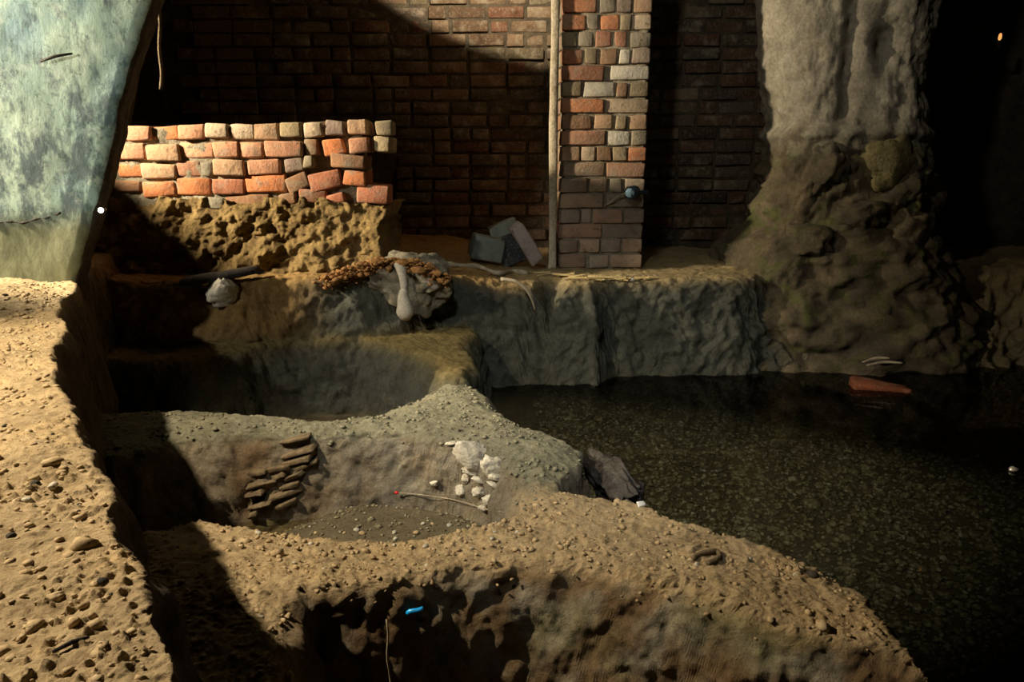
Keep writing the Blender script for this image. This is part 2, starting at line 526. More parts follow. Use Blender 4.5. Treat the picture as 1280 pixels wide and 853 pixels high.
def relief(x, y):
    """returns height and per-feature heights"""
    z0 = np.zeros_like(x)
    wx = x + 0.022 * fbm(x, y, z0 + 1.7, 6, 1) + 0.03 * perlin(x * 2.7, y * 2.7, z0 + 4)
    wy = y + 0.022 * fbm(x, y, z0 + 8.2, 6, 1) + 0.03 * perlin(x * 2.7, y * 2.7, z0 + 7)
    und = fbm(x, y, z0 + 3.3, 2.3, 3)
    dB = poly_sd(wx - 0.034, wy, BANK); dR = poly_sd(wx, wy, RIDGE); dD = poly_sd(wx, wy, DIVIDER)
    dL = poly_sd(wx, wy, LEDGE); dS = poly_sd(wx, wy, SHELF); dP = poly_sd(wx, wy, FPIT)
    base = 0.012 * und
    base = base - 0.30 * smooth(-0.02, 0.14, dP)
    # basin and back pit floors
    bas = smooth(0.62, 0.3, np.hypot((x + 0.42) / 1.0, (y - 1.63) / 0.5))
    base = base + (0.05 + 0.095 * smooth(-0.72, -0.38, x)) * bas
    UP = lambda top, pr: -0.15 + (top + 0.15) * pr
    hB = UP(0.63, prof(dB, 0.045, 0.035)) + (0.02 * und + 0.018 * perlin(x * 5, y * 5, z0)) * smooth(0, 0.1, dB)
    rz = 0.305 - 0.02 * smooth(0.3, 0.7, x) + 0.02 * und + 0.03 * smooth(1.45, 1.15, y) * smooth(-0.1, -0.5, x) - 0.03 * smooth(1.15, 0.9, y)
    hR = UP(rz, prof(dR, 0.05, 0.06))
    dz = 0.285 + 0.03 * und + 0.02 * smooth(0.0, 0.15, dD)
    hD = UP(dz, prof(dD, 0.04, 0.05))
    lz = 0.30 + 0.03 * und
    hL = UP(lz, prof(dL, 0.07, 0.06))
    sz = 0.475 + 0.075 * smooth(0.1, -0.5, x) + 0.015 * und
    hS = UP(sz, prof(dS, 0.10, 0.04 + 0.30 * smooth(1.05, 1.35, x)))
    feats = np.stack([base, hB, hR, hD, hL, hS])
    # smooth maximum keeps the joints between the banks soft
    k = 60.0
    m = feats.max(0)
    h = m + np.log(np.exp(k * (feats - m)).sum(0)) / k
    # the big hollow of the front pit cuts through whatever is left there
    reg = feats.argmax(0)
    return h, reg, (dB, dR, dD, dL, dS, dP)


def height(x, y):
    h, _, _ = relief(np.atleast_1d(np.asarray(x, float)), np.atleast_1d(np.asarray(y, float)))
    return h


def hit(px, py, tmin=0.3, tmax=5.5):
    """where the line of sight of a photo point meets the relief"""
    r = ray(px, py)
    t = np.arange(tmin, tmax, 0.004)
    x = r[0] * t; y = r[1] * t; z = EYE + r[2] * t
    b = np.nonzero(z < height(x, y))[0]
    i = b[0] if len(b) else len(t) - 1
    return Vector((x[i], y[i], z[i]))


NR, NCOL = 1400, 740
# rows lie closer where steep faces stand
yf = np.linspace(0.25, 5.4, 20000)
den = 1 / yf * (1 + 2.2 * ((yf > 0.98) & (yf < 1.24)) + 2.5 * ((yf > 1.78) & (yf < 1.93)) + 1.5 * ((yf > 2.75) & (yf < 3.14)) + 3.0 * ((yf >= 3.14) & (yf < 3.5))) * np.where(yf > 3.6, 0.3, 1)
cum = np.cumsum(den); cum = (cum - cum[0]) / (cum[-1] - cum[0])
yy = np.interp(np.linspace(0, 1, NR), cum, yf)
ss = np.linspace(-1.0, 1.0, NCOL)
GY, GS = np.meshgrid(yy, ss, indexing='ij')
GX = (GS * (GY + 0.35)).ravel(); GY = GY.ravel()
H, REG, DS_ = relief(GX, GY)
dB, dR, dD, dL, dS, dP = DS_
V = np.stack([GX, GY, H], 1)


def vnormals(V):
    A = V.reshape(NR, NCOL, 3)
    du = np.gradient(A, axis=1); dv = np.gradient(A, axis=0)  # directions only
    n = np.cross(du, dv).reshape(-1, 3)
    return n / np.linalg.norm(n, axis=1)[:, None]


N = vnormals(V)
x, y, z = V.T
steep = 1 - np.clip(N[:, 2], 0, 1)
coarse = fbm(x, y, z, 8, 4, 0.6)
fl = smooth(0.2, 0.6, steep)
lump = fbm(x, y, z, 42, 3, 0.6) * (1 - fl) + fbm(x, y, z, 17, 2, 0.5) * fl
ridged = 1 - np.abs(fbm(x, y, z + 5, 20, 2))
amp_c = np.select([REG == 0, REG == 1, REG == 2, REG == 3, REG == 4], [0.004, 0.014, 0.018, 0.020, 0.035], 0.035)
amp_l = np.select([REG == 0, REG == 1, REG == 2, REG == 3, REG == 4], [0.002, 0.0105, 0.015, 0.012, 0.020], 0.018)
amp_c = amp_c * (0.5 + 1.3 * steep)
amp_l = amp_l * (0.6 + 0.9 * steep)
amp_c = amp_c * (1 + 1.2 * ((REG == 5) * smooth(1.0, 1.3, x)))
disp = amp_c * coarse + amp_l * lump + amp_l * 0.5 * (ridged - 0.8)
# crumbly clods on the near bank and ridge
clod = np.clip(fbm(x, y, z, 95, 2) - 0.14, 0, 1) * 0.02 * np.isin(REG, [1, 2]) * (1 - fl)
clodmask = smooth(-0.1, 0.25, fbm(x, y, z, 6, 2))
disp = disp + clod * clodmask
V = V + N * disp[:, None]

# earth colours by kind of ground
S = lambda *c: np.array(c)[None, :]
var = fbm(x, y, z, 5, 4)[:, None] * 0.5 + 0.5
var2 = fbm(x + 9, y, z, 13, 3)[:, None] * 0.5 + 0.5
sand = S(0.52, 0.395, 0.225) * (0.8 + 0.4 * var)
brown = S(0.20, 0.13, 0.065) * (0.7 + 0.6 * var)
grey = S(0.27, 0.245, 0.185) * (0.7 + 0.6 * var2)
olive = S(0.20, 0.19, 0.075) * (0.7 + 0.6 * var)
greygreen = S(0.215, 0.21, 0.145) * (0.75 + 0.5 * var)
damp = S(0.088, 0.094, 0.074) * (0.6 + 0.8 * var2)
ochre = S(0.34, 0.22, 0.08) * (0.7 + 0.6 * var)
mud = S(0.15, 0.125, 0.075) * (0.7 + 0.6 * var2)


def lerp(a, b, t): return a + (b - a) * t


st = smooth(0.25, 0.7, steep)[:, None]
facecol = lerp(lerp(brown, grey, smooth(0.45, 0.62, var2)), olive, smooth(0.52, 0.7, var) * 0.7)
cb = lerp(sand, S(0.07, 0.05, 0.03) * (0.7 + 0.6 * var), st * 0.95)  # steep bank face goes dark brown: its shade is put into the colour
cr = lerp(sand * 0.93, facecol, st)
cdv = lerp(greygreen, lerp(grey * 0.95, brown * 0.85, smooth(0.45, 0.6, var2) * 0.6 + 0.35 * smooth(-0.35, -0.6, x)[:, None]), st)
cdv = lerp(cdv, sand * 0.85, (smooth(1.62, 1.45, y))[:, None] * (1 - 0.5 * st))
cl = lerp(lerp(ochre * 0.75, olive, 0.5), damp * 0.9, st)
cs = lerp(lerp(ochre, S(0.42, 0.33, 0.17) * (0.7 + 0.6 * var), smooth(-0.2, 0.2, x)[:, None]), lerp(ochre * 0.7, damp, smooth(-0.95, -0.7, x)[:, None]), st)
cf = mud
Rm = REG[:, None]
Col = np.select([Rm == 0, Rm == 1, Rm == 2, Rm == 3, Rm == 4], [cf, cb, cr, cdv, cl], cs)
# soften colour joints
A = Col.reshape(NR, NCOL, 3)
for _ in range(6):
    A = (A + np.roll(A, 1, 0) + np.roll(A, -1, 0) + np.roll(A, 1, 1) + np.roll(A, -1, 1)) / 5
Col = np.concatenate([np.clip(A.reshape(-1, 3), 0.005, 0.9), np.ones((len(V), 1))], 1)
N2 = vnormals(V)

Q = grid_quads(NCOL, NR)
qreg = REG[Q[:, 0]]


def ground(name, sel, label=None, cat=None, kind=None):
    q = Q[sel]
    used, inv = np.unique(q, return_inverse=True)
    me = fast_mesh(name, V[used], inv.reshape(-1, 4))
    ca = me.color_attributes.new('Col', 'FLOAT_COLOR', 'POINT')
    ca.data.foreach_set('color', Col[used].astype(np.float32).ravel())
    me.normals_split_custom_set_from_vertices([tuple(v) for v in N2[used].astype(float)])
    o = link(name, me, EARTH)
    return tag(o, label, cat, None, kind)


ground('floor', qreg == 0, 'dark gravelly cellar floor and pit bottoms', None, 'structure')
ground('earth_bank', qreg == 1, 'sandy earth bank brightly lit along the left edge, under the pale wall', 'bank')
ground('clay_ridge', qreg == 2, 'sandy clay ridge across the foreground with a dark pit before it', 'ridge')
ground('clay_divider', qreg == 3, 'grey green clay ridge curving between the two pits', 'ridge')
ground('clay_ledge', qreg == 4, 'low mossy clay ledge behind the far pit', 'ledge')
ground('earth_shelf', qreg == 5, 'raised earth shelf with a damp grey face under the brick pillar', 'bank')
# ------------------------------------------------------------------ water, gravel
nw = 60
wx_, wy_ = np.meshgrid(np.linspace(-0.32, 3.45, nw), np.linspace(0.9, 3.75, nw))
wv = np.stack([wx_.ravel(), wy_.ravel(), np.full(nw * nw, 0.03)], 1)
wq = grid_quads(nw, nw)
cen = wv[wq].mean(1)
# the pool lies right of the clay ridges
keep = poly_sd(cen[:, 0], cen[:, 1], [(-0.12, 2.6), (-0.12, 3.3), (0.4, 3.75), (3.9, 3.75), (3.9, 0.9), (0.52, 0.9), (0.55, 1.1), (0.2, 1.7), (0.0, 2.25)]) > 0
used, inv = np.unique(wq[keep], return_inverse=True)
wme = fast_mesh('pool_water', wv[used], inv.reshape(-1, 4))
tag(link('pool_water', wme, mat_water()), 'shallow dark water over the gravel right of the clay ridges', 'water', None, 'stuff')


def scatter_mesh(name, pts, sizes, seed, sub=1):
    """many small stones joined (uncountable gravel)"""
    bm = bmesh.new(); bmesh.ops.create_icosphere(bm, subdivisions=sub, radius=1.0)
    bv = np.array([v.co for v in bm.verts]); bf = np.array([[v.index for v in f.verts] for f in bm.faces]); bm.free()
    r = np.random.RandomState(seed)
    n = len(pts)
    vv = np.repeat(bv[None], n, 0) * (1 + 0.25 * r.normal(size=(n, len(bv), 1)).clip(-1, 1))
    vv = vv * (np.array(sizes)[:, None, None] * np.stack([r.uniform(0.7, 1.3, n), r.uniform(0.7, 1.3, n), r.uniform(0.4, 0.8, n)], 1)[:, None, :])
    a = r.uniform(0, 6.28, n); ca, sa = np.cos(a)[:, None], np.sin(a)[:, None]
    X = vv[..., 0] * ca - vv[..., 1] * sa; Y = vv[..., 0] * sa + vv[..., 1] * ca
    vv = np.stack([X, Y, vv[..., 2]], -1) + np.array(pts)[:, None, :]
    ff = (bf[None] + (np.arange(n) * len(bv))[:, None, None]).reshape(-1, 3)
    return fast_mesh(name, vv.reshape(-1, 3), ff)


r = np.random.RandomState(3)
gx = r.uniform(0.1, 3.0, 34000); gy = 1.0 + 2.5 * r.uniform(0, 1, 34000) ** 1.1
hh, rg, _ = relief(gx, gy)
ok = (rg == 0) & (gx < 0.3 + gy * 0.95) & (hh > -0.05)
gp = np.stack([gx, gy, hh + 0.003], 1)[ok]
tag(link('gravel', scatter_mesh('gravel', gp, r.gamma(2.0, 0.0019, len(gp)) + 0.0028, 5), GRAVELM), 'loose gravel on the bed of the pool', 'gravel', None, 'stuff')

gi = r.choice(len(gp), 900, replace=False)
tag(link('pale_gravel', scatter_mesh('pale_gravel', gp[gi] + np.array([0, 0, 0.004]), r.gamma(2.0, 0.0014, 900) + 0.003, 15), mat_mottled('pale_gravel', [(0.25, 0.22, 0.13), (0.5, 0.46, 0.34), (0.62, 0.6, 0.5)], 40, 200)), 'sparse pale pebbles among the gravel of the pool bed', 'gravel', None, 'stuff')

# crumbs of earth on the ridges and bank (uncountable)
cx = r.uniform(-1.6, 0.6, 9000); cy = r.uniform(0.5, 2.5, 9000)
hh, rg, dd = relief(cx, cy)
ok = ((rg == 1) & (dd[0] > 0.04)) | ((rg == 2) & (dd[1] > 0.03)) | ((rg == 3) & (dd[2] > 0.03))
ok &= rg != 3
okg = (rg == 3) & (dd[2] > 0.03)
cg = np.stack([cx, cy, hh + 0.001], 1)[okg]
tag(link('clay_crumbs', scatter_mesh('clay_crumbs', cg, r.gamma(2.0, 0.0011, len(cg)) + 0.0012, 19), GREYCRUMB), 'fine grey crumbs strewn over the grey green ridge', 'crumbs', None, 'stuff')
cp = np.stack([cx, cy, hh + 0.001], 1)[ok][:3600]
tag(link('earth_crumbs', scatter_mesh('earth_crumbs', cp, r.gamma(2.0, 0.0012, len(cp)) + 0.0015, 9), STONE), 'fine sandy crumbs strewn over the front ridge and left bank', 'crumbs', None, 'stuff')

# ------------------------------------------------------------------ rendered wall end on the left
PW = 2.45
edge_px = [(196, -40), (190, 0), (176, 40), (160, 90), (147, 140), (138, 190), (125, 240), (112, 290), (102, 325), (96, 350), (94, 385)]
edge = [ony(a, b, PW) for a, b in edge_px]
ez = np.array([e[2] for e in edge])[::-1]; ex = np.array([e[0] for e in edge])[::-1]
zs = np.linspace(0.52, 2.5, 190)
nsec = 130
sv = []
for zz in zs:
    xe = np.interp(zz, ez, ex) if zz < ez[-1] else ex[-1] + (zz - ez[-1]) * 0.33
    # section from far left round the rounded nose to the back face
    nA = 92
    front = [(-2.12 + (xe - 0.04 + 2.12) * i / (nA - 1), PW) for i in range(nA)]
    nose = [(xe - 0.04 + 0.04 * math.sin(t), PW + 0.035 - 0.035 * math.cos(t)) for t in np.linspace(0.12, math.pi / 2, 10)]
    side = [(xe - 0.01 * i / 7, PW + 0.035 + 0.06 * i / 7) for i in range(1, 8)]
    back = [(xe - 0.01 - (xe + 2.11) * i / (nsec - nA - 17 - 1) * 1.0, PW + 0.095) for i in range(0, nsec - nA - 17)]
    for (a, b) in front + nose + side + back: sv.append((a, b, zz))
sv = np.array(sv)
q = grid_quads(nsec, len(zs))
n3 = fbm(sv[:, 0], sv[:, 1], sv[:, 2], 3.5, 3) * 0.012 + fbm(sv[:, 0], sv[:, 1], sv[:, 2], 40, 3) * 0.0012
sv[:, 1] += n3
sv[:, 0] += fbm(sv[:, 0] + 4, sv[:, 1], sv[:, 2], 14, 3) * 0.012
me = fast_mesh('wall_left', sv, q[:, ::-1])
wl = tag(link('wall_left', me, LIME), 'pale blue green limewashed wall end blotched with algae', None, None, 'structure')
me.materials.append(DARKMORTAR)
idx = np.array([p.vertices[0] % nsec for p in me.polygons])
mi = np.where(idx >= 92 + 5, 1, 0).astype(np.int32)
me.polygons.foreach_set('material_index', mi)
# crack and stick on the rendered face
def wpt(px, py, dy=-0.004):
    p = Vector(ony(px, py, PW)); p.y += dy; return p
st_ = link('twig', tube_mesh('twig', [wpt(57, 78, -0.025), wpt(75, 72, -0.03), wpt(95, 68, -0.02)], [0.004, 0.005, 0.003], 6), WOOD)
tag(st_, 'thin dark twig stuck to the pale limewashed wall', 'twig')

ck = [wpt(a, b, 0.0015) for a, b in ((-12, 281), (10, 277), (28, 279), (45, 274), (60, 272), (76, 266))]
o = link('crack', tube_mesh('crack', catmull(ck, 4), [0.003 + 0.002 * math.sin(i * 1.7) for i in range(21)], 6), WOOD, wl)
o['label'] = 'dark crack along the foot of the limewash'

# hanging cord behind the wall end
cord = [ony(px, py, 2.85) for px, py in ((197, -60), (198, 0), (200, 30), (199, 60), (202, 90), (201, 112))]
tag(link('hanging_cord', tube_mesh('hanging_cord', catmull(cord, 5), 0.006, 6), SLATE), 'thin frayed cord hanging in the dark above the brick wall', 'cord')

# ------------------------------------------------------------------ room shell
def shell_grid(name, origin, eu, ev, nu, nv, amp, mat, flip=False):
    o = np.array(origin, float); eu = np.array(eu, float); ev = np.array(ev, float)
    u, v = np.meshgrid(np.linspace(0, 1, nu), np.linspace(0, 1, nv))
    P = o + u.ravel()[:, None] * eu + v.ravel()[:, None] * ev
    n = np.cross(eu, ev); n /= np.linalg.norm(n)
    P = P + n * (fbm(P[:, 0], P[:, 1], P[:, 2], 2.2, 4) * amp)[:, None]
    q = grid_quads(nu, nv)
    return tag(link(name, fast_mesh(name, P, q[:, ::-1] if flip else q), mat), None, None, None, 'structure')


BW = 4.6
shell_grid('wall_back', (-3.3, BW, 0.2), (8.6, 0, 0), (0, 0, 2.9), 160, 60, 0.012, DARKMORTAR, True)
shell_grid('wall_right', (3.7, 0.2, -0.1), (0, 5.0, 0), (0, 0, 3.0), 90, 60, 0.18, DARKEARTH)
shell_grid('ceiling', (-3.3, 0.0, 2.95), (8.6, 0, 0), (0, 5.2, 0), 120, 90, 0.12, DARKEARTH, True)
# added low blocker, unseen behind the wall end, shades the lower left
bm = bmesh.new(); bmesh.ops.create_cube(bm, size=1)
for v in bm.verts: v.co = Vector((-2.25 + v.co.x * 0.2, 2.87 + v.co.y * 0.80, 0.91 + v.co.z * 0.70))
bmesh.ops.subdivide_edges(bm, edges=bm.edges, cuts=8, use_grid_fill=True)
for v in bm.verts: v.co += v.normal * 0.01 + Vector((0, 0, 0.012 * float(perlin(v.co.x * 9, v.co.y * 9, v.co.z * 9))))
tag(link('low_blocker', bm_mesh('low_blocker', bm), DARKMORTAR), 'added low light blocker, unseen behind the pale wall end', None, None, 'structure')

# added tall blocker, keeps the brick floodlight off the back wall
bm = bmesh.new()
jf = [(-3.3, 0.5), (-1.98, 0.5), (-1.98, 1.12), (-1.74, 1.14), (-1.66, 1.4), (-1.56, 1.75), (-1.45, 2.1), (-1.2, 2.9), (-3.3, 2.9)]
fa = [bm.verts.new((a, 3.22, b)) for a, b in jf]; fb = [bm.verts.new((a, 3.5, b)) for a, b in jf]
bm.faces.new(fa); bm.faces.new(fb[::-1])
for i in range(len(jf)): bm.faces.new((fa[i], fb[i], fb[(i + 1) % len(jf)], fa[(i + 1) % len(jf)]))
bmesh.ops.recalc_face_normals(bm, faces=bm.faces)
tag(link('tall_blocker', bm_mesh('tall_blocker', bm), DARKMORTAR), 'added tall light blocker above the left end of the ruined brick wall', None, None, 'structure')

# ------------------------------------------------------------------ ruined brick wall
COLS = {
    'pink': (0.47, 0.24, 0.145), 'buff': (0.43, 0.275, 0.165), 'orange': (0.48, 0.18, 0.075), 'red': (0.34, 0.135, 0.075),
    'brown': (0.24, 0.13, 0.07), 'grey': (0.22, 0.20, 0.15), 'olive': (0.26, 0.21, 0.125), 'mauve': (0.22, 0.16, 0.13),
    'pale': (0.47, 0.37, 0.26), 'white': (0.56, 0.54, 0.45), 'dark': (0.08, 0.065, 0.05)}
BY = 3.2
LW = [  # x0, y0, x1, y1 in the photo, colour, tilt
    (136, 157, 155, 176, 'pink', 0), (157, 157, 187, 175, 'pink', 0), (188, 157, 222, 175, 'orange', 0), (224, 156, 254, 174, 'pink', 0), (257, 155, 285, 174, 'pale', 0),
    (287, 155, 315, 174, 'pale', 0), (317, 154, 347, 174, 'buff', 0), (350, 153, 377, 171, 'olive', 0), (380, 152, 404, 171, 'pale', 2), (408, 151, 429, 170, 'mauve', -2),
    (435, 150, 459, 169, 'buff', 0), (469, 151, 489, 169, 'olive', 3),
    (130, 180, 149, 201, 'pink', 0), (151, 179, 180, 200, 'pink', 0), (183, 180, 222, 201, 'buff', 0), (224, 179, 265, 199, 'pink', 0), (267, 178, 297, 198, 'pink', 1), (299, 177, 327, 197, 'pink', 0),
    (331, 176, 378, 196, 'pink', 1), (380, 173, 397, 195, 'brown', 4), (403, 173, 428, 194, 'orange', 10), (435, 171, 459, 191, 'pink', 3), (468, 171, 488, 191, 'olive', -2),
    (128, 203, 144, 222, 'red', 0), (146, 205, 175, 222, 'orange', 0), (177, 204, 218, 223, 'buff', 0), (221, 202, 250, 222, 'pink', 0), (253, 203, 265, 220, 'grey', 0), (267, 200, 304, 221, 'buff', -2), (309, 200, 348, 218, 'pink', 1),
    (357, 197, 379, 215, 'mauve', 8), (380, 196, 392, 211, 'olive', 0), (414, 194, 456, 212, 'brown', -4),
    (128, 225, 175, 241, 'brown', 0), (178, 227, 217, 247, 'orange', 3), (220, 223, 261, 245, 'orange', 0), (265, 224, 304, 243, 'red', -1), (307, 219, 356, 242, 'orange', 1),
    (357, 219, 385, 238, 'brown', 22), (387, 215, 427, 237, 'red', 12), (430, 213, 457, 231, 'orange', -6),
    (243, 247, 280, 262, 'grey', -4), (282, 245, 337, 263, 'brown', 0), (351, 241, 371, 256, 'brown', 5), (374, 237, 407, 254, 'red', -6), (409, 243, 431, 256, 'red', 14), (446, 231, 484, 256, 'red', -5)]
bw = empty('brick_wall', (-1.1, BY + 0.1, 0.5))
tag(bw, 'ruined low wall of pink and orange bricks, brightly lit, standing on ochre clay', 'brick wall')
for i, (x0, y0, x1, y1, cn, tl) in enumerate(LW):
    a = Vector(ony(x0, y1, BY)); b = Vector(ony(x1, y0, BY))
    w = max(0.03, b.x - a.x); h = b.z - a.z
    rr = random.Random(i)
    dep = 0.15
    me = block_mesh('brick', (w, dep, h), 0.0085, i + 1, 1, 0.0042, 2, 22)
    o = link('brick', me, BRICK)
    o.location = ((a.x + b.x) / 2, BY + dep / 2 + rr.uniform(-0.010, 0.012), (a.z + b.z) / 2)
    o.rotation_euler = (rr.uniform(-0.05, 0.05), math.radians(-tl) if tl else rr.uniform(-0.02, 0.02), rr.uniform(-0.05, 0.05))
    c = COLS[cn]; f = rr.uniform(0.85, 1.15)
    o.color = (c[0] * f, c[1] * f, c[2] * f, 1)
    adopt(o, bw)
# mortar core, recessed behind the brick faces, with a ragged right end
nu, nv = 110, 40
u, v = np.meshgrid(np.linspace(-1.95, -0.60, nu), np.linspace(0.80, 1.145, nv))
front = np.stack([u.ravel(), BY + 0.014 + 0.025 * smooth(-1.25, -0.75, u.ravel()), v.ravel()], 1)
front[:, 1] += fbm(front[:, 0], front[:, 1], front[:, 2], 20, 3) * 0.016
front[:, 0] -= (np.clip(fbm(front[:, 0] * 0, front[:, 1] * 0 + 2, front[:, 2], 14, 2), -1, 1) * 0.04 + 0.03) * smooth(-0.82, -0.61, front[:, 0])
back = front.copy(); back[:, 1] = BY + 0.17
me = fast_mesh('mortar_core', np.concatenate([front, back]),
               np.concatenate([grid_quads(nu, nv), grid_quads(nu, nv)[:, ::-1] + nu * nv,
                               np.array([[i, i + nu * nv, i + 1 + nu * nv, i + 1] for i in range(nu - 1)]),
                               np.array([[(nv - 1) * nu + i + 1, (nv - 1) * nu + i + 1 + nu * nv, (nv - 1) * nu + i + nu * nv, (nv - 1) * nu + i] for i in range(nu - 1)]),
                               np.array([[(j + 1) * nu - 1, (j + 1) * nu - 1 + nu * nv, (j + 2) * nu - 1 + nu * nv, (j + 2) * nu - 1] for j in range(nv - 1)])]))
adopt(link('mortar_core', me, MORTAR), bw)

# ochre clay footing under it
nu, nv = 260, 90
u, v = np.meshgrid(np.linspace(-2.0, -0.50, nu), np.linspace(0, 1, nv))
u = u.ravel(); v = v.ravel()
fz = 0.46 + 0.42 * np.minimum(v / 0.85, 1)
fy = BY - 0.17 * (1 - np.minimum(v / 0.85, 1)) ** 1.2 + np.where(v > 0.85, (v - 0.85) * 1.0, 0)
top = 0.86 - 0.03 * smooth(-0.9, -0.6, u) + 0.02 * fbm(u, u * 0, u * 0, 8, 2)
fz = np.minimum(fz, top)
P = np.stack([u, fy, fz], 1)
lum = fbm(P[:, 0], P[:, 1], P[:, 2], 8, 2) * 0.07 + fbm(P[:, 0], P[:, 1], P[:, 2], 26, 3, 0.55) * 0.03 + np.clip(fbm(P[:, 0] + 3, P[:, 1], P[:, 2], 15, 2), 0, 1) * 0.045
P[:, 1] -= (lum - 0.01) * np.where(v > 0.9, 0.2, 1)
P[:, 2] += fbm(P[:, 0], P[:, 1] + 5, P[:, 2], 16, 3) * 0.02
P[:, 1] += smooth(-0.56, -0.50, u + 0.05 * fbm(u * 0, u * 0, P[:, 2], 12, 2)) * 0.22 + fbm(P[:, 0] + 7, P[:, 1], P[:, 2], 20, 3) * 0.03 * smooth(-0.6, -0.54, u)
tag(link('clay_footing', fast_mesh('clay_footing', P, grid_quads(nu, nv)), OCHRE), 'lumpy ochre clay footing under the ruined brick wall', 'clay')

# ------------------------------------------------------------------ brick pillar
PY = 3.7
pil = empty('brick_pillar', (0.43, PY + 0.22, 0.42))
tag(pil, 'square brick pillar with weathered whitish and orange bricks on the earth shelf', 'pillar')
PX0, PX1 = 0.232, 0.652
ROWS = {0: [(703, 747, 'orange'), (749, 770, 'grey'), (772, 790, 'mauve'), (792, 816, 'buff')],
        1: [(703, 732, 'orange'), (734, 750, 'grey'), (751, 774, 'orange'), (776, 789, 'olive'), (791, 815, 'pale')],
        2: [(703, 722, 'olive'), (724, 742, 'grey'), (744, 766, 'red'), (769, 785, 'red'), (787, 814, 'grey')],
        3: [(702, 729, 'orange'), (731, 748, 'olive'), (750, 772, 'brown'), (774, 788, 'white'), (790, 813, 'mauve')],
        4: [(702, 756, 'red'), (763, 813, 'white')],
        5: [(702, 727, 'olive'), (730, 769, 'white'), (771, 784, 'brown'), (787, 811, 'olive')],
        6: [(702, 755, 'orange'), (757, 810, 'pale')],
        7: [(701, 740, 'brown'), (742, 766, 'buff'), (769, 782, 'olive'), (784, 808, 'buff')],
        8: [(701, 755, 'pink'), (757, 785, 'white'), (787, 806, 'grey')],
        9: [(701, 725, 'buff'), (727, 745, 'pale'), (747, 764, 'brown'), (766, 783, 'olive'), (785, 807, 'orange')],
        10: [(701, 756, 'buff'), (758, 806, 'red')],
        11: [(701, 735, 'brown'), (737, 760, 'buff'), (762, 778, 'grey'), (780, 805, 'pale')],
        12: [(701, 756, 'buff'), (758, 805, 'grey')],
        13: [(700, 726, 'mauve'), (728, 740, 'pale'), (742, 778, 'pink'), (780, 804, 'mauve')],
        14: [(700, 754, 'pink'), (756, 803, 'mauve')],
        15: [(700, 724, 'brown'), (726, 750, 'buff'), (752, 776, 'mauve'), (778, 803, 'buff')],
        16: [(700, 735, 'brown'), (737, 762, 'pale'), (764, 802, 'buff')],
        17: [(700, 725, 'mauve'), (727, 752, 'grey'), (754, 778, 'olive'), (780, 801, 'brown')]}
row_h = 0.0745
z_top_row0 = ony(750, 6, PY)[2]
stretch = {}


def shared_brick(w, h, dep, seed):
    k = (round(w, 2), round(h, 3), round(dep, 2), seed % 3)
    if k not in stretch:
        stretch[k] = block_mesh('brick', (k[0] - 0.004, k[2], k[1]), 0.006, 11 + len(stretch), 1, 0.0035, 2, 22)
    return stretch[k]


def put_brick(parent, cx, cy, cz, w, h, dep, colname, rr, rotz=0.0, jig=0.006, fade=0.0, gain=1.0):
    o = link('brick', shared_brick(w, h, dep, rr.randrange(99)), BRICK)
    o.location = (cx, cy + rr.uniform(-jig, jig), cz)
    o.rotation_euler = (rr.uniform(-0.012, 0.012), rr.uniform(-0.012, 0.012), rotz + rr.uniform(-0.012, 0.012))
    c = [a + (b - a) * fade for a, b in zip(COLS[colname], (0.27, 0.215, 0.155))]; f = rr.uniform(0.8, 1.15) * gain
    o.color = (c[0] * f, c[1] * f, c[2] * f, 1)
    return adopt(o, parent)


rr = random.Random(21)
def xs(px, zc):  # photo column -> x on the pillar face at that height
    lean = (px - 700) / 112.0
    return PX0 + (PX1 - PX0) * lean


for k in range(-8, 18):
    zc = z_top_row0 - k * row_h + 0.0
    if k in ROWS:
        row = ROWS[k]
        lo = row[0][0]; hi = row[-1][1]
        items = [(PX0 + (PX1 - PX0) * (a - lo) / (hi - lo), PX0 + (PX1 - PX0) * (b - lo) / (hi - lo), c) for a, b, c in row]
    else:
        nb = 2 if k % 2 == 0 else 4
        items = [(PX0 + (PX1 - PX0) * j / nb + 0.004, PX0 + (PX1 - PX0) * (j + 1) / nb - 0.004, rr.choice(['buff', 'pink', 'brown', 'grey', 'orange', 'pale'])) for j in range(nb)]
    for a, b, c in items:
        put_brick(pil, (a + b) / 2, PY + 0.05, zc, max(0.03, b - a), 0.066, 0.10, c, rr, 0, 0.007, 0.25 if k < 10 else 0.55, 0.95)
    # returning faces left and right
    nb = 8 if k % 2 == 0 else 4
    for sx in (PX0 + 0.05, PX1 - 0.05):
        for j in range(nb):
            L = 0.80 / nb
            put_brick(pil, sx, PY + 0.105 + L * (j + 0.5), zc, L - 0.01, 0.066, 0.10, rr.choice(['brown', 'buff', 'red', 'grey', 'mauve']), rr, math.pi / 2, 0.004)
bm = bmesh.new(); bmesh.ops.create_cube(bm, size=1)
for v in bm.verts: v.co = Vector(((PX0 + PX1) / 2 + v.co.x * (PX1 - PX0 - 0.022), PY + 0.47 + v.co.y * 0.91, 1.42 + v.co.z * 2.1))
bmesh.ops.subdivide_edges(bm, edges=bm.edges, cuts=40, use_grid_fill=True)
for v in bm.verts:
    v.co += v.normal * 0.010 * float(perlin(v.co.x * 16, v.co.y * 16, v.co.z * 16))
adopt(link('mortar_core', bm_mesh('mortar_core', bm, True), MORTAR), pil)
